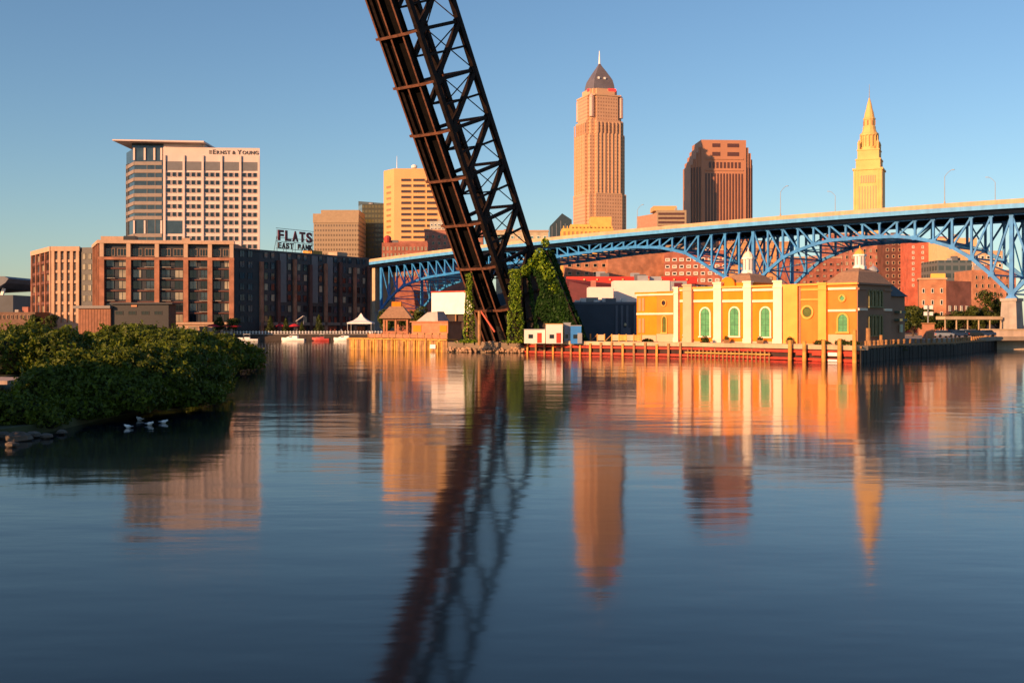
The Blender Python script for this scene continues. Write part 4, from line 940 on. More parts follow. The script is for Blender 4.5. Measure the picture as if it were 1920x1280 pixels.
for nm, h, y0, y1 in (('shaft', 14.6, 700, 319), ('setback', 12.4, 319, 300), ('setback', 11.0, 300, 282)):
    b = MB(); tbox(b, h, max(GZ, tz(y0)), tz(y1)); b.build(nm, M_gold, tt)
for h, py, t in ((15.6, 319, 1.6), (13.0, 301, 1.0), (11.6, 283, .9)): b = MB(); tbox(b, h, tz(py) - t, tz(py) + .3); b.build('cornice', M_gold, tt)
b = MB(); tb2(b, -8, 8, 14.5, 14.8, tz(346), tz(332)); b.build('loggia', M_gold_w, tt)
for x in np.arange(-7.2, 7.6, 2.4): b = MB(); tb2(b, x - .4, x + .4, 14.6, 15.2, tz(346), tz(332)); b.build('column', M_gold, tt)
for x in np.arange(-8.4, 8.8, 2.8): b = MB(); tb2(b, x - .55, x + .55, 14.55, 14.75, GZ + 20, tz(352)); b.build('window_strip', M_gold_w, tt)
for x in (-13, -10.6, 10.6, 13): b = MB(); tb2(b, x - .7, x + .7, 14.55, 15.0, GZ, tz(322)); b.build('pier', M_gold, tt)
def tl_(name, prof, n=16, m=M_gold): b = MB(); b.lathe((tc.x, tc.y, 0), [(r, tz(py)) for r, py in prof], n, rot=TR + .2); return b.build(name, m, tt)
tl_('drum', [(10.2, 282), (10.2, 277), (8.6, 276.5), (8.6, 256), (9.8, 255.5), (9.8, 252), (8.6, 250)], 16)
for k in range(16):
    a_ = k * 6.2832 / 16; c = tc + Vector((math.cos(a_), math.sin(a_))) * 9.2; b = MB(); b.tube((c.x, c.y, tz(276.5)), (c.x, c.y, tz(255.6)), .65, .6, 7); b.build('column', M_gold, tt)
for k in range(4):
    c = tc + tx * (9.6 if k % 2 else -9.6) + ty * (9.6 if k < 2 else -9.6); b = MB(); b.lathe((c.x, c.y, tz(283)), [(1.5, 0), (1.5, 6), (1.8, 6.2), (1.4, 8), (.2, 11)], 8); b.build('turret', M_gold, tt)
tl_('upper_drum', [(8.0, 250), (7.2, 246), (6.6, 243), (6.6, 238), (5.8, 237), (5.8, 226), (6.4, 225), (6.4, 222.5), (5.4, 221)], 12)
for k in range(8):
    a_ = k * 6.2832 / 8 + .2; c = tc + Vector((math.cos(a_), math.sin(a_))) * 5.75; b = MB(); b.beam((c.x, c.y, tz(236)), (c.x, c.y, tz(227)), 1.5, .5); b.build('lantern_opening', M_gold_w, tt)
tl_('cone_spire', [(5.4, 221), (4.6, 212), (3.4, 205), (2.4, 196), (1.5, 190), (.5, 184)], 12)
b = MB(); b.tube((tc.x, tc.y, tz(185)), (tc.x, tc.y, tz(158)), .45, .15, 6); b.build('flagpole', M_grey, tt)

# ------------------------------------------------------------------ other downtown blocks above the bridge deck
r = thing('glass_gable_building', 'small dark glass building with pointed gable left of the pointed skyscraper', 'office building', (*G(1050, 800), GZ))
b = MB(); x0, x1, xm = G(1031, 800).x, G(1072, 800).x, G(1054, 800).x
pr = [(x0, Zp(460, 800)), (x1, Zp(460, 800)), (x1, Zp(412, 800)), (xm, Zp(400, 800)), (x0, Zp(424, 800))]
b.add([(x, 800, z) for x, z in pr] + [(x, 830, z) for x, z in pr], [(0, 1, 2, 3, 4), (9, 8, 7, 6, 5)] + [(i, 5 + i, 5 + (i + 1) % 5, (i + 1) % 5) for i in range(5)]); b.box(x0 + .1, x1 - .1, 800.1, 829, GZ, Zp(459.9, 800)); b.build('walls', mat('slate_glass', (.035, .05, .06), .2, .15), r)
for k in range(5): b = MB(); x = x0 + (x1 - x0) * (k + .5) / 5; b.box(x - .12, x + .12, 799.8, 799.98, GZ, Zp(424 - 5 * min(k, 4 - k), 800)); b.build('mullion', M_grey, r)
M_orn = mat('gilded_stone', (.70, .42, .10), .75, .12, .3)
r, f, zt = block('ornate_building', 'ornate golden stone building with balustrade below the pointed skyscraper', 'building', 1054, 1150, 428, 720, M_orn, depth=26, win=(12, 3, 431, 470, .45, .6, M_orn, M_gold_w))
b = MB(); f.slab(b, f.s(1108), f.s(1147), zt, Zp(406, 720), -18, -2); b.build('attic', M_orn, r)
b = MB(); f.slab(b, f.s(1070), f.s(1104), zt, Zp(420, 720), -16, -2); b.build('attic', M_orn, r)
for k in range(14): b = MB(); q = 1 + (f.L - 2) * k / 13; f.slab(b, q - .35, q + .35, zt, zt + 1.6, -.8, -.1); b.build('baluster', M_orn, r)
r, f, zt = block('office_block', 'low beige office block with dark strip windows between the two skyscrapers', 'office building', 1232, 1287, 394, 760, mat('beige_stone', (.34, .25, .16), .8, .1), depth=30)
fs = Face(G(1194, 785), G(1232, 760)); b = MB(); b.prism([fs.xy(0), fs.xy(fs.L - .05), fs.xy(fs.L - .05, -20), fs.xy(0, -20)], GZ, Zp(403, 772)); b.build('side_wing', mat('rose_stone', (.40, .21, .14), .8, .1), r)
for k in range(4): b = MB(); f.slab(b, .8, f.L - 1.5, Zp(401 + 8 * k, 760) - .8, Zp(401 + 8 * k, 760) + .8, .02, .2); b.build('ribbon_window', M_psg, r)
b = MB(); f.slab(b, -2, f.L * .7, zt, Zp(385, 760), -22, -4); b.build('penthouse', M_or, r)

# ------------------------------------------------------------------ brick blocks under the arches
def simple(label, px0, px1, yt, Y, m, win=None, top=None, cat='warehouse', name='brick_warehouse', dY=0, depth=18): return block(name, label, cat, px0, px1, yt, Y, m, dY, depth, win, top)
WW = M_white
simple('salmon brick warehouse with blank wall and pale roof ledge under the bridge', 1140, 1245, 474, 470, M_rb2, None, (.5, M_tan), dY=4)
simple('red brick warehouse with rows of white-framed windows under the bridge arch', 1245, 1365, 470, 466, M_rb, (9, 5, 480, 545, .6, .45, WW, [M_glass_pale, M_glass]), (.6, M_tan), dY=-6)
simple('tan and orange brick sheds stepping down beneath the bridge', 1060, 1140, 486, 474, M_rb2, (5, 2, 490, 520, .5, .5, M_tan, M_glass), None)
simple('deep red brick warehouse with regular window rows left of the far theatre cupola', 1476, 1577, 484, 440, M_rb, (8, 5, 490, 545, .55, .5, M_rb3, [M_glass, M_glass_pale]), (.6, M_tan))
simple('tall striped brick loft building rising under the second arch', 1560, 1660, 440, 520, M_rb3, (9, 9, 452, 560, .42, .55, M_tan, [M_glass, M_glass_pale]), (.8, M_tan))
simple('dark brown brick loft building in a tall narrow strip', 1658, 1704, 442, 510, M_brickd, (4, 9, 450, 560, .5, .5, M_tan, M_glass), (.5, M_tan))
simple('bright red brick tower with white window columns', 1703, 1757, 452, 500, brick_mat('bright_red_brick', (.55, .085, .035), (.48, .07, .03), (.4, .2, .15)), (3, 8, 458, 540, .22, .5, WW, M_glass_pale), (1.0, M_rb3))
simple('plain cream building behind the second arch', 1757, 1832, 446, 490, mat('cream_wall', (.62, .44, .24), .8, .08), None, None, 'building', 'cream_building')
simple('grey glass building before the cream one', 1758, 1822, 488, 450, grid_mat('grey_green_glass', (.12, .14, .15), (.05, .075, .085), 3.0, 3.2, .75, .6, .3, .1), None, None, 'building', 'glass_building')
simple('cream brick building with strip windows beside the bridge pier', 1815, 1880, 470, 470, mat('pale_cream_brick', (.55, .36, .20), .85, .12), (6, 5, 475, 550, .6, .4, WW, M_glass), None, 'building', 'cream_building')
simple('orange brick warehouse slope partly hidden by trees near the pier', 1825, 1905, 506, 420, M_rb2, (7, 3, 512, 560, .4, .45, M_tan, M_glass), None)
simple('golden brick warehouse standing behind the blue piers', 1366, 1480, 455, 520, mat('yellow_brick', (.50, .28, .12), .85, .2, .3), (8, 7, 462, 555, .5, .5, M_rb, [M_glass, M_glass_pale]), (.6, M_tan))
r, f, zt = simple('cubic orange brick house with arched parapet right of the theatre', 1723, 1774, 524, 330, M_rb2, (3, 3, 534, 600, .3, .4, WW, M_glass), (.5, M_tan), 'house', 'brick_house', dY=-2.5, depth=10)
fr = Face(f.p1 + Vector((.02, 0)), G(1821, 334)); b = MB(); b.prism([fr.xy(0), fr.xy(fr.L), fr.xy(fr.L, -8), fr.xy(0, -8)], GZ, zt - .4); b.build('side_wing', M_rb3, r)
for k in range(4):
    for j in range(2): fr.place('window', window_mesh(1.0, 1.8, WW, M_glass, 1), (k + .6) * fr.L / 4.4, GZ + 3.5 + 4.3 * j, .02, r)
b = MB(); f.slab(b, f.L * .45, f.L * .98, zt, zt + 1.9, -6, -1); b.build('roof_hut', M_orn, r)
# riverside red-roofed hall, white box buildings and dark hall on the peninsula
r, f, zt = block('red_roofed_hall', 'long low hall with red fascia and row of small lamps behind the white sheds', 'hall', 1068, 1305, 520, 316, mat('maroon_wall', (.16, .025, .025), .8, .2), depth=14)
b = MB(); f.slab(b, -1, f.L + .3, zt - 1.9, zt + .2, 0, .8); b.build('fascia', mat('red_fascia', (.55, .035, .02), .6, .12), r)
for k in range(9): b = MB(); q = f.s(1095 + 24 * k); f.slab(b, q - .25, q + .25, zt - .9, zt - .4, .8, 1.1); b.build('lamp', M_or, r)
b = MB(); c = [f.xy(-1, 5), f.xy(f.s(1150), 7), f.xy(f.s(1150), .8), f.xy(-1, .8)]; b.hexa([(c[0].x, c[0].y, 10.5), (c[1].x, c[1].y, zt - 4.4), (c[2].x, c[2].y, zt - 2.2), (c[3].x, c[3].y, zt - 1.0), (c[0].x, c[0].y, 10.8), (c[1].x, c[1].y, zt - 4.1), (c[2].x, c[2].y, zt - 1.9), (c[3].x, c[3].y, zt - .4)]); b.build('sloping_roof', mat('maroon_roof', (.10, .015, .018), .7, .2), r)
M_wp = mat('white_cladding', (.82, .70, .62), .6, .04, .3)
r, f, zt = block('white_shed', 'small white box shed above the dark hall', 'shed', 1104, 1150, 538, 290, M_wp, depth=8)
b = MB(); f.slab(b, 1, 2.0, GZ, GZ + 2.2, .02, .1); b.build('door', M_grey, r)
r, f, zt = block('white_shed', 'wide white flat-roofed shed with grey end next to the theatre', 'shed', 1151, 1256, 526, 300, M_wp, depth=8)
b = MB(); f.slab(b, f.L + .02, f.s(1288), GZ, zt - .1, -8, -.2); b.build('grey_end', M_grey, r)
b = MB(); f.slab(b, f.s(1264), f.s(1279), zt - 2.2, zt - .6, -.15, .05); b.build('window', mat('maroon_glass', (.14, .02, .03), .2, .1), r)
r, f, zt = block('dark_hall', 'dark slate-blue flat hall with pilasters between ivy tower and theatre', 'hall', 1062, 1196, 570, 245, mat('slate_cladding', (.035, .055, .08), .6, .15, .3), depth=20)
for px in (1156, 1166, 1176, 1190): b = MB(); q = f.s(px); f.slab(b, q - .25, q + .25, GZ, zt - .3, .02, .35); b.build('pilaster', mat('slate_trim', (.10, .12, .15), .6, .1), r)
b = MB(); f.slab(b, 0, f.L, zt, zt + .5, -.6, .15); b.build('parapet', mat('slate_trim', (.10, .12, .15), .6, .1), r)
b = MB(); f.slab(b, f.s(1168), f.s(1182), GZ, GZ + 3.0, .02, .4); b.build('porch', mat('slate_trim', (.10, .12, .15), .6, .1), r)
b = MB(); b.lathe(f.pt(f.s(1172), GZ + 3.5, .4), [(.1, -.1), (.28, .05), (.28, .4), (.08, .6)], 8); b.build('wall_lamp', mat('lamp_cream', (.7, .55, .3), .4, 0), r)
for k in range(9): b = MB(); q = f.s(1070 + 13 * k + 3 * (k % 2)); f.slab(b, q - .7, q + .7, zt, zt + .5 + .5 * ((k * 7) % 3), -6, -4.5); b.build('roof_unit', M_wp if k % 3 else M_or, r)

# ------------------------------------------------------------------ yellow theatre on the dock
TF = Face(G(1194, 214), G(1607, 180)); TS = Face(TF.p1, TF.p1 + Vector((.70, .714)) * 12.6)
DZ = 2.6; TZ = 12.75
M_yel = mat('ochre_stucco', (.74, .225, .004), .85, .10, .5, bump=.01, streak=.14); M_yel_l = mat('pale_yellow_stucco', (.80, .38, .075), .85, .10, .5, bump=.01, streak=.14)
M_org = mat('apricot_stucco', (.68, .20, .028), .85, .10, .5, bump=.01, streak=.14); M_cream = mat('cream_trim', (.84, .72, .54), .75, .08, .5, streak=.12); M_pink = mat('tan_pink_stucco', (.62, .40, .26), .85, .06)
M_brown_shade = mat('shaded_brown_stucco', (.30, .165, .10), .85, .08, .4); M_greenp = mat('green_shutter_glass', (.09, .30, .13), .3, .25, 1.2)  # the brown carries the shade of the side and rear walls
M_oli = mat('olive_glass', (.10, .12, .02), .25, .2, 1.5); M_shingle = mat('tan_shingles', (.33, .19, .11), .85, .15, 2.0); M_slate = mat('slate_shingles', (.06, .07, .08), .8, .15, 2.0)
th = thing('yellow_theatre', 'yellow riverside hall with white pilasters, green arched windows and two white cupolas', 'theatre', TF.pt(TF.L / 2, GZ, -5))
pl_ = MB(); pl_.prism([TF.xy(-1, 1.2), TF.xy(TF.L + .6, 1.2), TS.xy(TS.L + 1, .4), TF.xy(-1, -14)], GZ, DZ); pl_.build('plinth', M_conc, th)
b = MB(); b.prism([TF.xy(0), TF.xy(TF.s(1265)), TF.xy(TF.s(1265), -12), TF.xy(0, -12)], DZ, TZ - .7); b.build('left_pavilion_wall', M_yel, th)
b = MB(); b.prism([TF.xy(TF.s(1265) + .02), TF.xy(TF.s(1553)), TF.xy(TF.s(1553), -14), TF.xy(TF.s(1265) + .02, -14)], DZ, TZ); b.build('main_wall', M_yel, th)
b = MB(); b.prism([TF.xy(TF.s(1553) + .02), TF.p1, TS.xy(TS.L), TS.xy(TS.L, -(TF.L - TF.s(1553)) + .02)], DZ, TZ); b.build('corner_pavilion_wall', M_org, th)
def tpan(px0, px1, py0, py1, m, o0=0.02, o1=.12, name='wall_panel', pxr=None):
    b = MB(); pm = pxr or (px0 + px1) / 2; TF.slab(b, TF.s(px0), TF.s(px1), max(TF.z(pm, py1), DZ), TF.z(pm, py0), o0, o1); return b.build(name, m, th)
tpan(1232, 1264, 546, 640, M_org, .02, .1)
tpan(1232, 1264, 626, 645, M_pink, .1, .2, 'base_panel'); tpan(1195, 1231, 628, 645, M_pink, .02, .15, 'base_panel')
tpan(1503, 1536, 536, 650, M_org, .02, .1)
tpan(1471, 1498, 533, 650, M_yel_l, .02, .55, 'wall_bay'); tpan(1498.5, 1502, 538, 645, M_brown_shade, .02, .1, 'gap_strip')  # brown strip drawn as a dark gap between wall bays
# pilasters with capital and base
def pilaster(px0, px1, ytop, m, o=.6):
    b = MB(); q0, q1 = TF.s(px0), TF.s(px1); pm = (px0 + px1) / 2; zt = TF.z(pm, ytop)
    TF.slab(b, q0, q1, DZ, zt, .02, o); TF.slab(b, q0 - .1, q1 + .1, zt - 1.0, zt - .75, o, o + .12); TF.slab(b, q0 - .14, q1 + .14, zt, zt + .3, -.2, o + .16); TF.slab(b, q0 - .1, q1 + .1, DZ, DZ + .8, o, o + .12)
    b.build('pilaster', m, th)
for a_ in ((1267, 1275, 541, M_cream, .7), (1285, 1301, 536, M_pink, .8), (1341, 1355, 532, M_cream), (1397, 1411, 530, M_cream), (1453, 1469, 529, M_cream), (1537, 1552, 533, M_yel_l)): pilaster(*a_)
for x0, x1 in ((1302, 1340), (1356, 1396), (1412, 1452), (1276, 1284)):
    tpan(x0, x1, 541, 545.5, M_cream, .02, .35, 'cornice_band'); tpan(x0, x1, 562, 566.5, M_cream, .02, .32, 'string_course'); tpan(x0, x1, 640, 650, M_pink, .02, .2, 'base_panel')
tpan(1195, 1264, 550, 554, M_cream, .1, .35, 'cornice_band'); tpan(1195, 1264, 586.5, 590, M_cream, .1, .3, 'string_course')
tpan(1503, 1536, 541, 545, M_yel_l, .1, .3, 'cornice_band'); tpan(1503, 1536, 560, 563, M_yel_l, .1, .3, 'string_course')
tpan(1554, 1606, 539, 543, M_cream, .02, .3, 'cornice_band'); tpan(1554, 1606, 580, 584, M_cream, .02, .3, 'string_course'); tpan(1554, 1606, 627, 645, M_pink, .02, .2, 'base_panel')
b = MB(); TF.slab(b, TF.s(1265), TF.L + .3, TZ, TZ + .35, -1, .5); b.build('roof_edge', M_yel_l, th)
b = MB(); TF.slab(b, -.25, TF.s(1265), TZ - .7, TZ - .35, -1, .4); b.build('roof_edge', M_yel, th)
# windows: moulded surround (part) with pane and glazing bars (sub-parts)
def arched(face, q, z, wd, h, o, glass, trim=M_cream, tw_=.28, bars=True, rnd=1.0):
    outer = arch_pts(wd + 2 * tw_, h + tw_, 10, rnd); outer[0] = (-wd / 2 - tw_, -.0); outer[1] = (wd / 2 + tw_, -.0); inner = arch_pts(wd, h, 10, rnd)
    b = MB(); ring_profile(b, outer, inner, 0, -.22); b.box(-wd / 2 - tw_ - .15, wd / 2 + tw_ + .15, -.35, 0, -.25, 0)
    wo = face.place('window', b.mesh('window', trim), q, z, o, th)
    b = MB(); extrude_profile(b, inner, 0, -.06); pn = link('pane', b.mesh('pane', glass), wo)
    if bars:
        b = MB(); b.box(-.04, .04, -.1, -.06, 0, h - .05)
        for k in range(1, 5): b.box(-wd / 2, wd / 2, -.095, -.06, h * k / 5 - .03, h * k / 5 + .03)
        link('glazing_bars', b.mesh('glazing_bars', M_oli if glass != M_greenp else mat('green_bars', (.05, .16, .08), .5, .1)), wo)
def round_win(face, q, z, r, o, glass, trim, quat=False):
    n = 20; ou = [(1.35 * r * math.cos(6.2832 * i / n), 1.35 * r * math.sin(6.2832 * i / n)) for i in range(n)]
    ii = [((r if not quat else r * (.72 + .28 * abs(math.cos(2 * 6.2832 * i / n)))) * math.cos(6.2832 * i / n), (r if not quat else r * (.72 + .28 * abs(math.cos(2 * 6.2832 * i / n)))) * math.sin(6.2832 * i / n)) for i in range(n)]
    b = MB(); ring_profile(b, ou, ii, 0, -.25); wo = face.place('round_window', b.mesh('round_window', trim), q, z, o, th)
    b = MB(); extrude_profile(b, ii, 0, -.06); link('pane', b.mesh('pane', glass), wo)
for px, y0, y1 in ((1323, 578, 630), (1378, 577, 630), (1436, 577, 631)):
    arched(TF, TF.s(px), TF.z(px, y1), TF.s(px + 8.5) - TF.s(px - 8.5), TF.z(px, y0) - TF.z(px, y1), .02, M_greenp)
arched(TF, TF.s(1247), TF.z(1247, 623), .95, 3.1, .1, M_oli, M_yel_l, .2); arched(TF, TF.s(1581), TF.z(1581, 622), 1.75, 3.0, .02, M_greenp, M_yel_l, .25)
round_win(TF, TF.s(1246), TF.z(1246, 568), .5, .1, mat('dark_oculus', (.03, .015, .02), .2, 0), M_yel_l)
round_win(TF, TF.s(1515), TF.z(1515, 585), .92, .1, M_oli, M_yel_l); round_win(TF, TF.s(1580), TF.z(1580, 559), .5, .02, M_greenp, M_yel_l, True)
M_shut = mat('tan_shutter', (.42, .24, .11), .7, .1)
for y0, y1 in ((559, 583), (597, 624)):
    for px in (1200, 1206.5):
        b = MB(); TF.slab(b, TF.s(px - 2.2), TF.s(px + 2.2), TF.z(px, y1), TF.z(px, y0), .02, .12); b.build('shutter', M_shut, th)
# side wall, its shade put into the brown stucco colour
b = MB(); TS.slab(b, .02, TS.L, DZ, TZ - .05, .01, .12); b.build('side_wall', M_brown_shade, th)
for z0, z1 in ((TZ - .9, TZ - .55), (8.35, 8.75)):
    for q0, q1 in ((.1, 3.2), (9.6, TS.L)): b = MB(); TS.slab(b, q0, q1, z0, z1, .12, .35); b.build('string_course', M_cream if z0 < 9 else M_brown_shade, th)
M_dgw = mat('deep_green_glass', (.012, .045, .02), .15, .2, 2); M_olt = mat('olive_trim', (.22, .20, .09), .8, .1)
for row in ((9.1, 2.7), (4.1, 3.4)):
    for k in range(4): arched(TS, 4.4 + 1.35 * k, row[0], .8, row[1], .12, M_dgw, M_olt, .2, False, 1.3)
b = MB(); TS.slab(b, -.4, TS.L + .3, TZ, TZ + .3, -1, .5); b.build('eave', M_brown_shade, th)
# hip roofs with white cupolas
def cupola(c, z, r, h, m, dome):
    b = MB(); b.lathe((c.x, c.y, z - .3), [(r * 1.12, 0), (r * 1.12, .55), (r * .9, .6), (r * .9, h * .62), (r * 1.1, h * .64), (r * 1.1, h * .72)], 8, rot=.39 + TF.ang); co = b.build('cupola', m, th)
    b = MB(); b.lathe((c.x, c.y, z - .3 + h * .72), [(r * .95, 0), (r * .8, h * .12), (r * .45, h * .22), (r * .12, h * .27), (.05, h * .42)], 12); b.build('dome', dome, co)
    for k in range(8):
        a_ = TF.ang + k * .7854; p0 = Vector((c.x + math.cos(a_) * r * .84, c.y + math.sin(a_) * r * .84, z + .45)); b = MB(); b.beam(p0, p0 + Vector((0, 0, h * .45)), r * .26, .1, side=(-math.sin(a_), math.cos(a_), 0)); b.build('louvre', M_grey if m == M_white else M_slate, co)
def hip(pts, z0, z1, c, rt, m):
    b = MB(); k = len(pts); steps = [(0, 1.0), (.35, .74), (.7, .5), (1, .0)]
    rings = []
    for t, s in steps:
        rings.append([Vector((c.x + ((p[0] - c.x) * s if s > 0 else 0) + (((p[0] - c.x) / max(.01, (Vector(p) - c).length)) * rt * (1 - s)), c.y + (p[1] - c.y) * s + ((p[1] - c.y) / max(.01, (Vector(p) - c).length)) * rt * (1 - s), z0 + (z1 - z0) * t)) for p in pts])
    b.loft(rings); return b.build('hip_roof', m, th)
cc = (TF.xy(TF.s(1553)) + TS.xy(TS.L)) / 2
pts = [TF.xy(TF.s(1553) - .4, .5), TF.xy(TF.L + .4, .5), TS.xy(TS.L, .4), TS.xy(TS.L, -(TF.L - TF.s(1553)) - .4)]
hip([(p.x, p.y) for p in pts], TZ + .32, 15.9, cc, .9, M_shingle); cupola(cc, 15.9, 1.05, 3.6, M_white, M_yel_l)
c1 = TF.xy(TF.s(1377) - .6, -5.5); zr = Zp(511, c1.y)
pts = [c1 + TF.d * sx_ * 3.6 + TF.n * sy_ * 4.6 for sx_, sy_ in ((-1, 1), (1, 1), (1, -1), (-1, -1))]
b = MB(); b.prism(pts, TZ - .1, TZ + 1.0); b.build('roof_base', M_yel, th)
hip([(p.x, p.y) for p in pts], TZ + 1.0, zr, c1, .9, M_shingle); cupola(c1, zr, 1.15, 4.4, M_white, M_cream)
b = MB(); q = TF.s(1362); extrude_profile(b, arch_pts(3.2, 1.8), 0, -.5); TF.place('curved_gable', b.mesh('curved_gable', M_yel), q, TZ + .3, -.8, th)
# rear block with slate roof and grey cupola
rb = TS.xy(TS.L + .05); RB = Face(TS.xy(TS.L + .05, -.3), TS.xy(TS.L + 6.5, -.3)); b = MB(); b.prism([RB.xy(0), RB.xy(RB.L), RB.xy(RB.L, -10), RB.xy(0, -10)], GZ, 11.0); b.build('rear_wing', M_brown_shade, th)
cr = RB.xy(RB.L / 2, -4.5); hip([(p.x, p.y) for p in (RB.xy(-.0, .5), RB.xy(RB.L + .4, .5), RB.xy(RB.L + .4, -10.4), RB.xy(-.0, -10.4))], 11.02, 14.0, cr, .9, M_slate); cupola(cr, 14.0, .95, 3.0, M_grey, M_grey)
b = MB(); RB.slab(b, 2.2, 4.0, 8.0, 8.4, .02, 1.3); RB.slab(b, 2.2, 4.2, 6.6, 7.0, .02, 1.5); b.build('canopy', mat('green_canopy', (.05, .09, .07), .6, .1), th)
b = MB(); RB.slab(b, 3.6, 4.6, 4.6, 6.0, .3, .5); b.build('blade_sign', mat('pale_green_sign', (.45, .5, .35), .5, .1), th)

# ------------------------------------------------------------------ dock wall, piles and fenders
def seg(i, j): return Face(PEN[i], PEN[j])
dw = thing('timber_promenade', 'golden plank-faced promenade with brown railing wall below the gazebo', 'dock', (*PEN[0], 0))
f = seg(0, 1); pm = {}
for k in range(46):
    key_ = k % 5
    if key_ not in pm:
        b = MB(); b.box(-.34, .34, -.14 - .05 * (key_ % 3), 0, -.5, 2.5 - .12 * (key_ % 2)); pm[key_] = b.mesh('plank', M_timber_y if key_ % 4 else M_timber)
    f.place('plank', pm[key_], .4 + k * (f.L - .8) / 45, 0, .03, dw)
b = MB(); f.slab(b, -.2, f.L, 2.5, 2.8, -3, .45); b.build('coping', M_timber_y, dw)
for k in range(12):
    q = 7 + k * (f.L - 7.5) / 11; b = MB(); f.slab(b, q - .12, q + .12, 2.8, 4.1, -.4, -.15); b.build('rail_post', M_timber, dw)
for k in range(11):
    q0 = 7 + k * (f.L - 7.5) / 11; b = MB(); f.slab(b, q0 + .14, q0 + (f.L - 7.5) / 11 - .14, 2.95, 3.8, -.32, -.22); b.build('rail_panel', mat('brown_board', (.36, .16, .09), .75, .2, 1), dw)
for k in range(7): b = MB(); q = 9 + k * 3.9; b.tube(f.pt(q, -.8, .55), f.pt(q, 2.2 + .4 * (k % 3), .5), .22, .2, 8); b.build('pile', M_timber if k % 2 else M_timber_y, dw)
b = MB(); q = f.s(815); f.slab(b, q - .9, q + .9, .7, 1.6, .5, .6); b.build('notice_board', M_white, dw)
# riprap under the bascule
f = seg(1, 2); b = MB()
for k in range(260):
    q = random.uniform(.2, f.L - .2); o = random.uniform(-1.8, 1.0); z = .2 + (1.0 - o) * .75; s = random.uniform(.25, .6)
    c = f.pt(q, min(z, 2.6), o); rr = random.Random(k)
    b.loft([[(c.x + s * r0 * (.7 + .5 * rr.random()) * math.cos(i * 1.2566), c.y + s * r0 * (.7 + .5 * rr.random()) * math.sin(i * 1.2566), c.z + s * z0) for i in range(5)] for r0, z0 in ((.6, -.5), (1, 0), (.5, .5))])
stuff(b.build('riprap', mat('riprap_stone', (.38, .24, .15), .9, .4, 1.0)))
# red fendered quay wall
qw = thing('fendered_quay_wall', 'red timber fender wall with concrete cap and posts along the dock', 'quay wall', (*PEN[3], 0))
bd = mat('dark_wall_gap', (.05, .022, .016), .9, .3)
for i, j in ((2, 3), (3, 4), (4, 5), (5, 6)):
    f = seg(i, j)
    b = MB(); f.slab(b, 0, f.L, 1.95, 2.65, -2.0, .45); b.build('concrete_cap', M_conc, qw)
    b = MB(); f.slab(b, 0, f.L, -.6, 1.95, .01, .08); b.build('sheet_wall', bd, qw)
    b = MB(); f.slab(b, 0, f.L, 1.35, 1.75, .08, .42); b.build('upper_waler', M_red, qw)
    b = MB(); f.slab(b, 0, f.L, .12, .5, .08, .42); b.build('lower_waler', M_red, qw)
    if i < 4:
        n = int(f.L / 2.3)
        for k in range(n): b = MB(); q = (k + .5) * f.L / n; f.slab(b, q - .22, q + .22, -.6, 2.3 + .15 * (k % 3), .42, .7); b.build('fender_post', M_timber if k % 3 else M_timber_y, qw)
    elif i == 4:
        n = int(f.L / .9)
        for k in range(n):
            b = MB(); q = (k + .5) * f.L / n; b.tube(f.pt(q, -.6, .55), f.pt(q, 1.5 + .25 * math.sin(k * 2.1), .5), .17, .16, 6); b.build('small_pile', M_timber, qw)
        b = MB(); f.slab(b, 0, f.L, .75, 1.0, .72, .9); b.build('rubbing_strip', M_timber_y, qw)
    else:
        for k, m in enumerate((M_red, M_red, M_white, M_red)):
            q0 = f.s(1497 + 30 * k); q1 = f.s(1514 + 30 * k); b = MB(); f.slab(b, q0, q1, .95, 1.5, .43, .6); f.slab(b, q0, q1, .05, .4, .43, .6); b.build('fender_panel', m, qw)
f = seg(5, 6)
for px, top, m in ((1490, 640, M_timber_y), (1517, 642, M_timber_y), (1553, 640, M_timber_y), (1583, 638, M_timber_y), (1611, 620, M_timber_y)):
    q = f.s(px); c = f.xy(q, 1.1); b = MB(); b.tube((c.x, c.y, -1), (c.x, c.y, Zp(top, c.y)), .36, .32, 10); b.lathe((c.x, c.y, Zp(top, c.y)), [(.34, 0), (.36, .12), (.2, .25)], 10)
    o = b.build('mooring_pile', m); tag(o, 'tall golden mooring pile standing before the theatre dock' if px < 1600 else 'tallest golden mooring pile, at the corner of the theatre dock', 'pile', 'mooring piles at the theatre')
for px, top, rr in ((1628, 615, .42), (1613 + 18, 640, .2), (1652, 628, .3)):
    c = G(px, 176 + (px - 1612) * .2); b = MB(); b.tube((c.x, c.y, -1), (c.x, c.y, Zp(top, c.y)), rr, rr * .92, 10); o = b.build('mooring_pile', M_timber)
    tag(o, {1628: 'thick brown mooring pile beside the theatre corner', 1631: 'thin short brown stake beside the thick corner pile', 1652: 'brown mooring pile below the shaded theatre wall'}[px], 'pile', 'mooring piles at the theatre')
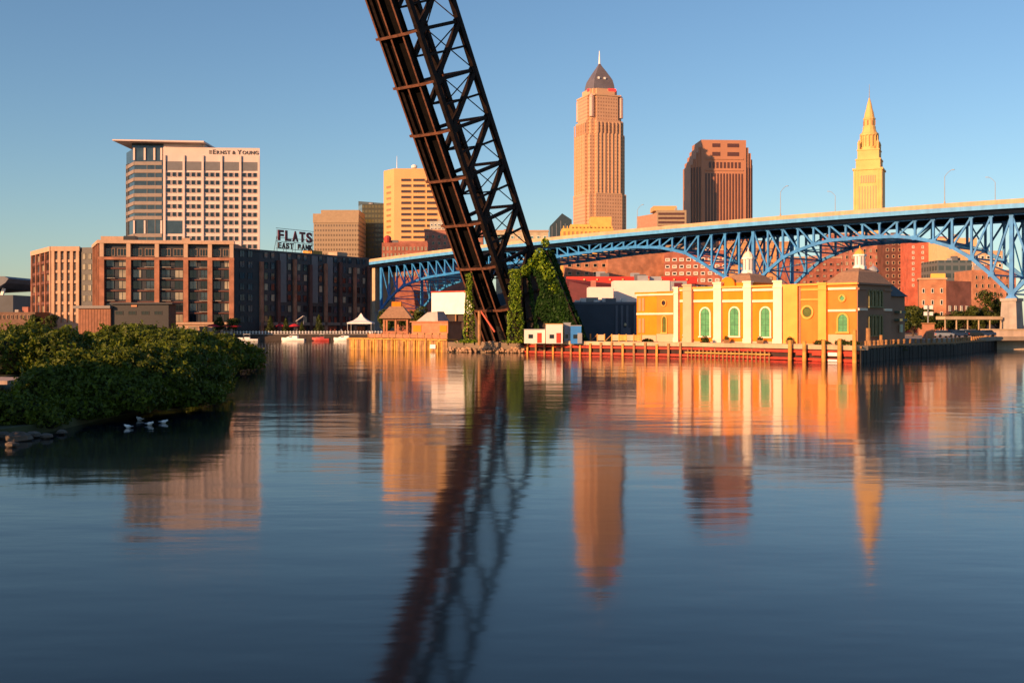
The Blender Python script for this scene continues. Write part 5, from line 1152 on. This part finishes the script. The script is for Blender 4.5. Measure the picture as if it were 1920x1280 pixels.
# dark bank right of the theatre with posts and chain rail
bk = thing('dark_quay_bank', 'dark timbered quay bank with a low rail right of the theatre', 'quay wall', (*PEN[7], 0))
M_dk = mat('wet_black_timber', (.018, .014, .012), .8, .3, 1.5)
for i in (6, 7, 8):
    f = seg(i, i + 1)
    n = max(3, int(f.L / 1.4))
    for k in range(n): b = MB(); q = (k + .5) * f.L / n; f.slab(b, q - f.L / n * .48, q + f.L / n * .48, -.6, 2.0 + .12 * (k % 2), .02, .2 + .06 * (k % 3)); b.build('sheet_timber', M_dk, bk)
    b = MB(); f.slab(b, 0, f.L, 2.3, 2.55, -.4, .3); b.build('coping', M_timber, bk)
for i in (6, 7, 8):
    f = seg(i, i + 1); n = int(f.L / 2.6)
    for k in range(n):
        c = f.pt((k + .5) * f.L / n, 2.55, -.1); b = MB(); b.lathe(c, [(.2, -.1), (.2, .55), (.25, .6), (.25, .75), (.1, .85)], 8)
        tag(b.build('bollard', M_timber), 'short timber bollard on the coping of the dark quay bank', 'bollard', 'bollards on the dark quay')
# shrubs along the dock
def shrub(px, Y, z, rx, rz, n, label):
    c = G(px, Y); r = thing('dock_shrub', label, 'shrub', (c.x, c.y, z), 'shrubs along the dock')
    d = rng.normal(size=(n, 3)); d /= np.linalg.norm(d, axis=1)[:, None]; d[:, 2] = np.abs(d[:, 2])
    stuff(leaves('foliage', np.array((c.x, c.y, z)) + d * np.array([rx, rx * .6, rz]) * (.5 + .5 * rng.random((n, 1))), .16, M_leaf_tree, r, d))
    b = MB(); b.tube((c.x, c.y, z - .1), (c.x, c.y, z + rz * .7), .06, .03, 5); b.build('stem', M_trunk, r)
for px, Y, z, rx, rz, lb in ((1322, 198, 2.6, 1.0, 1.3, 'potted palm-like shrub below the left green arched window'), (1578, 180.5, 2.6, 1.3, 1.0, 'low shrub below the quatrefoil window'), (1540, 183, 2.6, 1.6, .8, 'low spreading shrub below the round window'), (1600, 178, 2.6, 1.2, .8, 'small shrub at the theatre corner'), (1680, 190, 1.4, 2.0, 1.6, 'drooping green shrub on the dark quay bank'), (1665, 187, 1.2, 1.2, 1.5, 'thin shrub between corner pile and drooping shrub'), (1215, 208, 2.6, 1.3, .7, 'low hedge plant before the tan shutters'), (1150, 212, 2.6, 1.6, .6, 'low weeds on the dock before the dark hall')):
    shrub(px, Y, z, rx, rz, 420, lb)

# ------------------------------------------------------------------ gazebo, kiosk, screens and cabins on the promenade
M_tb = mat('terracotta_board', (.45, .19, .10), .8, .15, .8)
gz = thing('gazebo', 'small open timber gazebo with hipped roof on the promenade', 'gazebo', (*G(744, 252), GZ)); c = G(744, 252)
rw = 3.0
b = MB(); b.box(c.x - rw, c.x + rw, c.y - rw, c.y + rw, GZ, 3.6); b.build('platform', M_tb, gz)
for sx_ in (-1, 0, 1):
    for sy_ in (-1, 1):
        b = MB(); x, y = c.x + sx_ * (rw - .3), c.y + sy_ * (rw - .3); b.box(x - .2, x + .2, y - .2, y + .2, 3.6, 7.4); b.build('post', M_tb, gz)
for sy_ in (-1, 1):
    b = MB(); b.box(c.x - rw, c.x + rw, c.y + sy_ * (rw - .3) - .12, c.y + sy_ * (rw - .3) + .12, 3.8, 4.4); b.build('rail', M_tb, gz)
    for k in (-1, 1):
        b = MB(); b.box(c.x + k * (rw / 2 - .15) - 1.05, c.x + k * (rw / 2 - .15) + 1.05, c.y + sy_ * (rw - .3) - .1, c.y + sy_ * (rw - .3) + .1, 6.9, 7.4); b.build('arch_board', M_tb, gz)
b = MB(); s = rw + .7; b.loft([[(c.x - s * k, c.y - s * k, z), (c.x + s * k, c.y - s * k, z), (c.x + s * k, c.y + s * k, z), (c.x - s * k, c.y + s * k, z)] for k, z in ((1, 7.4), (1, 7.6), (.42, 10.2))]); b.build('roof', M_shingle, gz)
b = MB(); b.box(c.x - 1.1, c.x + 1.1, c.y - 1.1, c.y + 1.1, 10.2, 11.3); b.build('roof_lantern', M_yel, gz)
ks = thing('ticket_kiosk', 'brown riverside kiosk with two yellow panels and a peaked canopy', 'kiosk', (*G(806, 243), GZ)); f = Face(G(772, 244), G(840, 238))
b = MB(); f.slab(b, 0, f.L, GZ, Zp(604, 241), -5, 0); b.build('walls', M_tb, ks)
for x0, x1 in ((775, 790), (825, 838)): b = MB(); f.slab(b, f.s(x0), f.s(x1), Zp(622, 241), Zp(610, 241), .02, .12); b.build('panel', M_yel, ks)
b = MB(); f.slab(b, -.3, f.L + .3, Zp(604, 241), Zp(602, 241), -5.3, .4); b.build('roof', M_tb, ks)
b = MB(); q0, q1 = f.s(782), f.s(822); z0 = Zp(602, 241); b.hexa([f.pt(q0, z0, .2), f.pt(q1, z0, .2), f.pt(q1, z0, -4), f.pt(q0, z0, -4), f.pt(q0 + 2.6, z0 + 2.0, -.6), f.pt(q1 - .8, z0 + 2.2, -.6), f.pt(q1 - .8, z0 + 2.2, -3), f.pt(q0 + 2.6, z0 + 2, -3)]); b.build('peaked_canopy', mat('grey_canvas', (.42, .36, .33), .8, .15), ks)
for k in range(6): b = MB(); q = .4 + k * (f.L - .8) / 5; f.slab(b, q - .13, q + .13, GZ, Zp(628, 241), .3, .55); b.build('post', M_timber, ks)
b = MB(); f.slab(b, 0, f.L, Zp(632, 241), Zp(626, 241), .3, .5); b.build('counter_board', M_timber_y, ks)
scn = thing('white_screen', 'big white rectangular stage screen with red top edge behind the slim ivy post', 'screen', (*G(855, 262), GZ)); f = Face(G(809, 268), G(898, 258))
b = MB(); f.slab(b, 0, f.L, Zp(589, 264), Zp(548, 264), -.8, 0); b.build('screen', M_white, scn)
b = MB(); f.slab(b, -.1, f.L + .1, Zp(548, 264), Zp(545.5, 264), -.9, .1); b.build('top_edge', M_red, scn)
b = MB(); f.slab(b, 0, f.L, GZ, Zp(589, 264), -5, -.9); b.build('stage_house', mat('dark_brown_boards', (.05, .03, .022), .8, .2), scn)
for k in range(5): b = MB(); q = .4 + k * (f.L - .8) / 4; f.slab(b, q - .2, q + .2, GZ, Zp(589, 264), -.7, -.3); b.build('post', M_timber, scn)
def cabin(label, px0, px1, yt, Y, m, roof=None, name='site_cabin'):
    f = Face(G(px0, Y), G(px1, Y)); zt = Zp(yt, Y); r = thing(name, label, 'cabin', (*f.xy(f.L / 2, -1.2), GZ))
    b = MB(); f.slab(b, 0, f.L, GZ, zt, -2.6, 0); b.build('walls', m, r)
    b = MB(); f.slab(b, -.08, f.L + .08, zt, zt + .15, -2.7, .08); b.build('roof', roof or M_grey, r)
    b = MB(); f.slab(b, f.L * .62, f.L * .62 + .9, GZ + .1, GZ + min(2.1, zt - GZ - .3), .01, .06); b.build('door', M_red if m == M_wp else M_grey, r)
    b = MB(); f.slab(b, f.L * .2, f.L * .2 + .9, GZ + 1.0, GZ + min(1.8, zt - GZ - .4), .01, .05); b.build('window', M_glass, r)
cabin('low white cabin at the foot of the thick ivy post', 983, 1022, 618, 214, M_wp); cabin('taller white cabin with a red door beside the low one', 1024, 1055, 608, 212, M_wp, M_or)
cabin('pale grey cabin between white cabin and blue box', 1058, 1070, 606, 214, M_grey); cabin('small bright blue portable cabin on the dock', 1071, 1090, 611, 210, mat('blue_plastic', (.04, .22, .6), .5, .1)); 

# ------------------------------------------------------------------ far quay: edge, fence, boats, tent, umbrellas, trees, pavilion
qe_pts = [(-150, 351), (-112, 352), (-104, QY), (-48, QY + 12)]
qd = thing('far_quay_edge', 'low concrete quay edge with white picket rail before the apartments', 'quay wall', (-80, QY, 0))
for i in range(3):
    f = Face(qe_pts[i], qe_pts[i + 1]); b = MB(); f.slab(b, 0, f.L, -.5, 2.35, .02, .35); b.build('wall', mat('dark_wet_concrete', (.06, .045, .035), .8, .3), qd)
    b = MB(); f.slab(b, 0, f.L, 2.35, 2.6, -.5, .5); b.build('coping', M_conc_grey, qd)
f = Face(qe_pts[2], qe_pts[3]); n = int(f.L / 1.1)
b0 = MB(); b0.box(-.16, .16, -.06, .06, 0, 1.05); pk = b0.mesh('picket', M_white)
for k in range(n): f.place('picket', pk, (k + .5) * f.L / n, 2.6, .1, qd)
b = MB(); f.slab(b, 0, f.L, 3.2, 3.32, .02, .08); b.build('rail', M_white, qd)

def boat(name, label, loc, rz, L, hull_m, kind):
    r = thing(name, label, 'boat', (0, 0, 0), 'motorboats moored at the far quay')
    b = MB(); secs = []
    for t in (0, .15, .5, .78, .93, 1.0):
        x = (t - .5) * L; wd = L * .15 * (1 if t < .55 else max(.03, 1 - ((t - .55) / .45) ** 1.7)); dk_ = .9 + .45 * t ** 2; kl = -.35 + (.6 if t > .9 else 0) * (t - .9) * 10
        secs.append([(x, -wd * .55, kl), (x, wd * .55, kl), (x, wd * .95, .35), (x, wd, dk_), (x, -wd, dk_), (x, -wd * .95, .35)])
    b.loft(secs); b.build('hull', hull_m, r)
    b = MB(); w2 = L * .105
    b.loft([[(x, -w_, .95), (x, w_, .95), (x, w_ * .8, z), (x, -w_ * .8, z)] for x, w_, z in ((-L * .2, w2, 1.9 if kind else 1.5), (L * .1, w2, 1.95 if kind else 1.6), (L * .3, w2 * .7, 1.25))]); b.build('cabin', M_white if kind else hull_m, r)
    b = MB(); b.loft([[(x, -w_, z0), (x, w_, z0), (x, w_ * .9, z1), (x, -w_ * .9, z1)] for x, w_, z0, z1 in ((L * .02, w2 * 1.0, 1.5, 1.85), (L * .17, w2 * .93, 1.35, 1.6))]); b.build('windscreen', M_glass, r)
    b = MB(); b.box(-L * .2, L * .05, -w2, w2, 2.5, 2.6); b.build('sun_top', M_white if kind != 1 else mat('navy_canvas', (.03, .04, .08), .8, .1), r)
    for sx_, sy_ in ((-.19, -1), (-.19, 1), (.04, -1), (.04, 1)): b = MB(); b.tube((L * sx_, sy_ * w2 * .9, 1.0), (L * sx_, sy_ * w2 * .9, 2.5), .03, .03, 5); b.build('pole', M_grey, r)
    b = MB(); b.box(-L * .5 - .45, -L * .5 + .05, -.25, .25, .2, 1.3); b.build('outboard_motor', M_black, r)
    r.location = loc; r.rotation_euler.z = rz
M_hullr = mat('red_hull', (.45, .06, .05), .35, .1)
for i, (px, Y, L, m, kd, lb, rz) in enumerate(((459, 374, 9.2, M_white, 0, 'white motorboat moored alone by the tip of the bushy bank', math.pi + .1), (552, 384, 8.6, M_white, 2, 'white cabin motorboat moored between pale and red boats', math.pi - .1), (603, 386, 6.2, M_hullr, 0, 'red-hulled motorboat moored at the picket quay', math.pi + .05), (648, 386, 8.0, M_white, 1, 'white motorboat with dark canopy moored near the white tent', math.pi - .05))):
    c = G(px, Y); boat('motorboat', lb, (c.x, c.y - (2 if i else 0), 0), rz, L, m, kd)
# tent
tn = thing('canopy_tent', 'white peaked canopy tent on the far quay', 'tent', (*G(677, 402), GZ)); c = G(677, 402); s = 4.6
b = MB(); b.loft([[(c.x - s * k, c.y - s * k, z), (c.x + s * k, c.y - s * k, z), (c.x + s * k, c.y + s * k, z), (c.x - s * k, c.y + s * k, z)] for k, z in ((1, 6.2), (1, 6.7), (.55, 7.5), (.22, 8.7), (.02, 10.2))]); b.build('canopy', M_white, tn)
for sx_ in (-1, 1):
    for sy_ in (-1, 1): b = MB(); b.tube((c.x + sx_ * (s - .2), c.y + sy_ * (s - .2), GZ), (c.x + sx_ * (s - .2), c.y + sy_ * (s - .2), 6.3), .12, .12, 6); b.build('pole', M_grey, tn)
# red umbrellas
def umbrella(px, Y, r_, label):
    c = G(px, Y); u = thing('patio_umbrella', label, 'umbrella', (c.x, c.y, GZ), 'red umbrellas on the far quay'); 
    b = MB(); b.lathe((c.x, c.y, GZ), [(r_, 3.0), (r_ * .98, 3.1), (r_ * .5, 3.75), (.1, 4.1)], 8); b.build('canopy', mat('red_canvas', (.5, .02, .035), .7, .1), u)
    b = MB(); b.tube((c.x, c.y, GZ), (c.x, c.y, GZ + 4.2), .08, .06, 6); b.build('pole', M_grey, u)
umbrella(403, 380, 3.4, 'wide red umbrella nearest the dark pavilion on the quay'); umbrella(436, 380.5, 3.2, 'wide red umbrella second from the dark pavilion'); umbrella(527, 402, 2.0, 'small red umbrella between two cone-shaped quay trees'); umbrella(552, 404, 2.4, 'small red umbrella beside the slanted white awning')
aw = thing('slanted_awning', 'slanted white awning on posts before the shaded apartment wing', 'awning', (*G(563, 404), GZ)); b = MB(); b.beam(P(556, 602, 404), P(570, 592, 404), 3.0, .15); b.build('sheet', M_white, aw)
for px, py in ((557, 602), (569, 593)): b = MB(); b.tube(Vector((*G(px, 404), GZ)), P(px, py, 404), .08, .08, 6); b.build('post', M_grey, aw)
for px, h, lb in ((507, 7.0, 'yellow-green cone-shaped tree on the quay before the dark wing, beside the stair tower'), (536, 6.2, 'small cone-shaped tree between two red umbrellas on the quay'), (566, 4.6, 'dark small cone-shaped tree under the slanted awning'), (598, 7.4, 'taller cone-shaped quay tree between awning and white tent')):
    tree('quay_tree', lb, 'trees on the far quay', (*G(px, 398), GZ), h, h * .3, 1100, .26, M_leaf_tree, .25, True)
for px, lb in ((412, 'round-topped yellow-green quay tree behind the first wide umbrella'), (438, 'round-topped yellow-green quay tree behind the second wide umbrella'), (96, 'dark round tree before the left end of the apartments'), (64, 'low dark tree left of the apartments')):
    tree('quay_tree', lb, 'trees on the far quay', (*G(px, 380 if px > 200 else 372), GZ), 6.2 if px > 200 else 7.5, 2.6, 1500, .3, M_leaf_tree, .3)
# dark pavilion with timber end
pv = thing('riverside_pavilion', 'low black pavilion with brown timber end wall before the apartments', 'pavilion', (*G(230, 366), GZ)); f1 = Face(G(147, 362), G(207, 360)); f2 = Face(G(209, 361), G(316, 361))
b = MB(); f1.slab(b, 0, f1.L, GZ, Zp(578, 361), -8, 0); b.build('timber_end', mat('brown_planks', (.24, .10, .055), .8, .2, .8, streak=.5), pv)
for k in range(11): b = MB(); q = (k + .5) * f1.L / 11; f1.slab(b, q - .06, q + .06, GZ, Zp(580, 361), .01, .08); b.build('batten', mat('brown_batten', (.17, .07, .04), .8, .2), pv)
b = MB(); f2.slab(b, 0, f2.L, GZ, Zp(570, 361), -8, 0); b.build('black_hall', M_black, pv)
b = MB(); f1.slab(b, -1.5, f1.L + .3, Zp(578, 361), Zp(573, 361), -8.4, .8); b.build('roof', mat('grey_roof_edge', (.14, .13, .13), .6, .1), pv)
b = MB(); f2.slab(b, -.3, f2.L + 1.5, Zp(570, 361), Zp(567, 361), -8.4, .9); b.build('roof', M_char, pv)
for k in range(4): f2.place('window', window_mesh(2.6, 1.3, M_black, M_glass, 1), (k + .6) * f2.L / 4.4, Zp(590, 361), .02, pv)
b = MB(); f2.slab(b, f2.L * .35, f2.L * .45, Zp(575, 361), Zp(572, 361), .05, .3); b.build('lit_sign', mat('orange_sign', (.6, .25, .12), .6, .1), pv)
# stadium edge at far left
stp = thing('stadium_stand', 'dark stadium stand with pale upswept roof at the edge of the city', 'stadium', (*G(-20, 640), GZ))
b = MB(); Y = 640
prof = [(-160, 520), (-40, 518), (8, 518), (16, 522), (10, 530), (-6, 540), (-160, 548)]
b.add([(G(x, Y).x, Y, Zp(y, Y)) for x, y in prof] + [(G(x, Y).x, Y + 60, Zp(y, Y)) for x, y in prof], [tuple(range(7))[::-1], tuple(range(7, 14))] + [(i, (i + 1) % 7, 7 + (i + 1) % 7, 7 + i) for i in range(7)]); b.build('roof', mat('stadium_roof', (.10, .11, .13), .5, .2, .1), stp)
b = MB(); b.box(G(-160, Y).x, G(23, Y).x, Y + 1, Y + 60, GZ, Zp(553, Y)); b.build('stand', mat('stadium_dark', (.05, .06, .075), .6, .15, .2), stp)
for x in (-4, -40, -80): b = MB(); b.beam((G(x, Y).x, Y + 5, Zp(554, Y)), (G(x + 4, Y).x, Y + 5, Zp(540, Y)), 1.6, 1.6); b.build('strut', M_white, stp)
r, f, zt = block('low_brick_hall', 'low brown hall at the foot of the stadium, left of the apartments', 'hall', -60, 66, 585, 400, mat('brown_hall', (.16, .09, .06), .85, .2, .3), win=(16, 1, 588, 600, .4, .6, M_tan, M_glass))
# ------------------------------------------------------------------ car park, trees and pier surroundings at right
def car(body_m):
    r = thing('parked_car', 'x', 'car', (0, 0, 0), 'cars parked by the concrete pier')
    b = MB(); pr = [(-2.2, .35), (-2.25, .75), (-2.1, .98), (-1.0, 1.02), (1.0, .98), (2.0, .85), (2.25, .65), (2.2, .35)]
    b.loft([[(x, y, z) for x, z in pr] for y in (-.88, -.6, .6, .88)]) ; b.build('body', body_m, r)
    b = MB(); b.loft([[(-1.75, -w_, .98), (1.15, -w_, .98), (.45, -w_ * .86, 1.48), (-1.15, -w_ * .86, 1.48)] if False else [(-1.75, y, .97), (1.2, y, .97), (.5, y * .88, 1.46), (-1.2, y * .88, 1.46)] for y, w_ in ((-.82, 1), (.82, 1))]); b.build('window_band', M_glass, r)
    b = MB(); b.box(-1.15, .48, -.7, .7, 1.44, 1.52); b.build('roof', body_m, r)
    for x in (-1.35, 1.4):
        for y in (-.86, .86): b = MB(); b.tube((x, y - .1, .33), (x, y + .1, .33), .33, .33, 12); b.build('wheel', M_black, r)
    for y in (-.6, .6):
        b = MB(); b.box(2.18, 2.27, y - .2, y + .2, .62, .78); b.build('headlight', M_white, r)
        b = MB(); b.box(-2.28, -2.2, y - .2, y + .2, .68, .84); b.build('tail_light', M_red, r)
    return r
M_cs = [mat('silver_car', (.45, .46, .48), .3, .05, metal=.5), mat('black_car', (.015, .016, .02), .25, .05), mat('dark_blue_car', (.02, .04, .10), .25, .05), mat('white_car', (.75, .75, .75), .3, .03), mat('red_car', (.35, .03, .03), .3, .05)]
c0 = car(M_cs[0]); first = True
lots = [(1768, 234, 0, 'silver car parked first from the theatre, behind the bollards'), (1795, 240, 2, 'dark blue car parked between silver and black cars behind the bollards'), (1826, 243, 1, 'black car parked in the front row before the long low wall'), (1848, 248, 2, 'dark blue car parked at the pier end of the front row'),
        (1790, 272, 1, 'black car in the rear row, first from the theatre'), (1806, 274, 3, 'white car in the rear row under the long canopy'), (1824, 276, 0, 'silver car in the rear row under the long canopy'), (1842, 278, 4, 'red car in the rear row under the long canopy'), (1860, 280, 3, 'white car at the pier end of the rear row')]
for i, (px, Y, mi, lb) in enumerate(lots):
    c = G(px, Y); o = c0 if i == 0 else dup(c0, (0, 0, 0), 0, None, None, {'body': M_cs[mi], 'roof': M_cs[mi]})
    o['label'] = lb; o.location = (c.x, c.y, GZ + .91); o.rotation_euler.z = .25 + .1 * (i % 3) + (math.pi if i % 2 else 0); o.scale = (1, 1, 1.05)
b = MB(); pk_ = [wat(1740, 668), wat(1868, 656), (168, 262), (160, 285), (92, 285)]; b.prism(pk_, GZ, GZ + .9); structure(b.build('car_park', mat('tan_paving', (.34, .26, .19), .9, .15, .4)))  # car park in one even tan colour
cn = thing('long_canopy', 'long low tan canopy on posts above the rear car row', 'canopy', (*G(1830, 290), GZ)); f = Face(G(1772, 284), G(1880, 288))
b = MB(); f.slab(b, 0, f.L, Zp(599, 286), Zp(593, 286), -4, 0); b.build('roof', M_conc, cn)
for k in range(6): b = MB(); q = .3 + k * (f.L - .6) / 5; f.slab(b, q - .12, q + .12, GZ, Zp(599, 286), -.5, -.25); b.build('post', M_conc, cn)
ab = thing('concrete_abutment', 'pale concrete abutment wall below the bridge pier at the water', 'abutment', (*G(1905, 268), 0)); f = Face(wat(1868, 655), (175, 262)); b = MB(); f.slab(b, -2, f.L, -.6, 4.6, -3, .35); b.build('wall', mat('pale_concrete', (.52, .40, .30), .85, .12, .3, streak=.3), ab)
b = MB(); f.slab(b, -2.2, f.L, 4.6, 4.9, -3.2, .5); b.build('coping', M_conc, ab)
for i, (px, Y, h, r_, lb) in enumerate(((1712, 262, 8.5, 3.4, 'slim dark tree touching the rear of the theatre'), (1738, 300, 9, 3.6, 'rounded tree before the cubic brick house'), (1765, 302, 7.5, 3.4, 'low rounded tree before the brick house corner'), (1795, 305, 8, 3.8, 'broad dark tree right of the brick house corner'), (1822, 308, 9.5, 4.0, 'tall broad tree behind the long canopy'), (1848, 312, 14, 5.0, 'large tree rising beside the concrete pier'), (1870, 318, 12, 4.0, 'olive-lit tree just left of the concrete pier'), (1690, 245, 7, 2.6, 'small tree by the rear wing of the theatre'), (780, 300, 9, 3.6, 'dark tree behind the gazebo and kiosk'), (722, 300, 8, 3.0, 'dark tree left of the gazebo'), (752, 330, 9, 4.0, 'broad tree farther back behind the gazebo'))):
    tree('river_tree', lb, 'trees on the peninsula', (*G(px, Y), GZ - .05), h, r_, 2200, .34, M_leaf_tree, .22)
fl_ = thing('floodlight_mast', 'floodlight mast with four white square lamps right of the theatre', 'floodlight', (*G(1740, 232), GZ)); c = G(1740, 232)
b = MB(); b.tube((c.x, c.y, GZ), (c.x, c.y, Zp(572, 232)), .14, .1, 8); b.build('pole', M_grey, fl_)
for sx_ in (-1, 1):
    for py in (576, 588): b = MB(); z = Zp(py, 232); b.box(c.x + sx_ * .62 - .36, c.x + sx_ * .62 + .36, c.y - .3, c.y - .1, z - .4, z + .4); b.build('lamp', M_white, fl_)
for py in (576, 588): b = MB(); z = Zp(py, 232); b.box(c.x - .9, c.x + .9, c.y - .1, c.y + .05, z - .06, z + .06); b.build('crossarm', M_grey, fl_)
wl = thing('brown_gate_hut', 'brown timber gate hut at the quay beside the parked cars', 'hut', (*G(1742, 219), GZ)); f = Face(G(1736, 219), G(1752, 219)); b = MB(); f.slab(b, 0, f.L, GZ, Zp(607, 219), -2, 0); b.build('walls', M_tb, wl); b = MB(); f.slab(b, -.2, f.L + .2, Zp(607, 219), Zp(605, 219), -2.2, .2); b.build('roof', M_timber, wl); b = MB(); f.slab(b, f.L * .3, f.L * .7, GZ, GZ + 2.0, .01, .05); b.build('door', M_timber, wl)

# ------------------------------------------------------------------ people on the quays (tiny in the picture)
def person(label, loc, rz, shirt, trousers, group):
    vs = [(0, 0, .95), (0, 0, 1.2), (0, 0, 1.42), (0, .0, 1.52), (0, .02, 1.66), (.1, 0, .9), (.12, .02, .5), (.12, 0, .08), (.12, .16, .03), (-.1, 0, .9), (-.12, -.04, .5), (-.13, -.1, .08), (-.13, .06, .03), (.2, 0, 1.4), (.27, -.02, 1.14), (.26, .1, .9), (-.2, 0, 1.4), (-.27, .02, 1.14), (-.25, .1, .9)]
    es = [(0, 1), (1, 2), (2, 3), (3, 4), (0, 5), (5, 6), (6, 7), (7, 8), (0, 9), (9, 10), (10, 11), (11, 12), (2, 13), (13, 14), (14, 15), (2, 16), (16, 17), (17, 18)]
    rd = [.15, .14, .15, .055, .105, .1, .075, .05, .04, .1, .075, .05, .04, .065, .05, .035, .065, .05, .035]
    key_ = (shirt.name, trousers.name)
    if key_ not in PEO:
        me = bpy.data.meshes.new('person'); me.from_pydata(vs, es, []); o = bpy.data.objects.new('person', me); COL.objects.link(o)
        md = o.modifiers.new('skin', 'SKIN')
        for i, q in enumerate(rd): me.skin_vertices[0].data[i].radius = (q, q * .8 if q > .12 else q)
        me.skin_vertices[0].data[0].use_root = True
        o.modifiers.new('sub', 'SUBSURF').levels = 1
        dg = bpy.context.evaluated_depsgraph_get(); m2 = bpy.data.meshes.new_from_object(o.evaluated_get(dg)); bpy.data.objects.remove(o)
        m2.materials.clear()
        for q in (shirt, trousers, mat('skin_tone', (.42, .24, .16), .6, .1), mat('dark_hair', (.03, .02, .015), .7, .1)): m2.materials.append(q)
        for p in m2.polygons:
            z = p.center.z; p.material_index = 1 if z < .95 and abs(p.center.x) < .22 else (3 if z > 1.66 else (2 if z > 1.46 or (abs(p.center.x) > .22 and z < 1.12) else 0)); p.use_smooth = True
        PEO[key_] = m2
    o = link('person', PEO[key_], None, loc, rz); tag(o, label, 'person', group)
PEO = {}
sh = [mat('white_shirt', (.7, .68, .64), .8, .05), mat('red_shirt', (.5, .08, .06), .8, .05), mat('blue_shirt', (.08, .2, .45), .8, .05), mat('black_shirt', (.02, .02, .025), .8, .05)]; tr_ = [mat('navy_trousers', (.03, .04, .07), .8, .05), mat('tan_trousers', (.35, .25, .16), .8, .05)]
for px, Y, z, s1, t1, lb in ((694, 262 - 5, 2.8, 0, 0, 'person in white shirt and dark trousers standing on the plank promenade'), (620, 394.5, 2.62, 1, 0, 'person in red shirt standing at the picket rail behind the red boat'), (628, 395, 2.62, 1, 1, 'person in red shirt and tan trousers near the picket rail'), (640, 395.5, 2.62, 0, 1, 'person in white shirt and tan trousers behind the dark-canopied boat'), (690, 395.5, GZ, 2, 0, 'person in blue shirt standing by the tent edge'), (500, 390, GZ, 3, 0, 'person in black shirt by the first cone-shaped tree'), (1282, 205.5, 2.66, 0, 1, 'person in white shirt standing by the pink theatre pilaster')):
    c = G(px, Y); person(lb, (c.x, c.y, z), random.random() * 6, sh[s1], tr_[t1], 'people on the quays')

# ------------------------------------------------------------------ small things on the dock
fe = thing('dock_fence', 'tan timber fence with crossed boards on the dock before the dark hall', 'fence', (*G(1140, 212), GZ)); f = Face(Vector(PEN[3]) + Vector((.9, 3.2)), Vector(PEN[3]) + Vector((.9, 3.2)) + (Vector(PEN[4]) - Vector(PEN[3])).normalized() * 12)
for k in range(8): b = MB(); q = .1 + k * (f.L - .2) / 7; f.slab(b, q - .1, q + .1, GZ, 4.1, -.1, .1); b.build('post', M_timber_y, fe)
for k in range(7):
    q0 = .22 + k * (f.L - .2) / 7; q1 = q0 + (f.L - .2) / 7 - .24
    if k in (0, 2): b = MB(); b.beam(f.pt(q0, 2.7, 0), f.pt(q1, 3.9, 0), .08, .16); b.build('diagonal_board', M_timber, fe)
    else: b = MB(); f.slab(b, q0, q1, 2.8, 3.95, -.04, .04); b.build('board_panel', M_conc if k % 2 else M_timber_y, fe)
for i, (px, Y, lb) in enumerate(((1362, 196.5, 'square timber planter before the middle pilaster of the theatre'), (1425, 191.5, 'square timber planter below the right green arched window'), (1480, 187.5, 'square timber planter before the pale yellow theatre bay'))):
    c = G(px, Y); r = thing('planter', lb, 'planter', (c.x, c.y, 2.65), 'planters on the theatre dock'); b = MB(); b.prism([(c.x - .45, c.y - .45), (c.x + .45, c.y - .45), (c.x + .45, c.y + .45), (c.x - .45, c.y + .45)], 2.6, 3.2, 0, top=[(c.x - .55, c.y - .55), (c.x + .55, c.y - .55), (c.x + .55, c.y + .55), (c.x - .55, c.y + .55)]); b.build('box', M_timber, r)
    d = rng.normal(size=(260, 3)); d /= np.linalg.norm(d, axis=1)[:, None]; d[:, 2] = np.abs(d[:, 2]); stuff(leaves('plant', np.array((c.x, c.y, 3.15)) + d * np.array([.6, .6, .75]) * (.4 + .6 * rng.random((260, 1))), .12, M_leaf_tree, r, d))
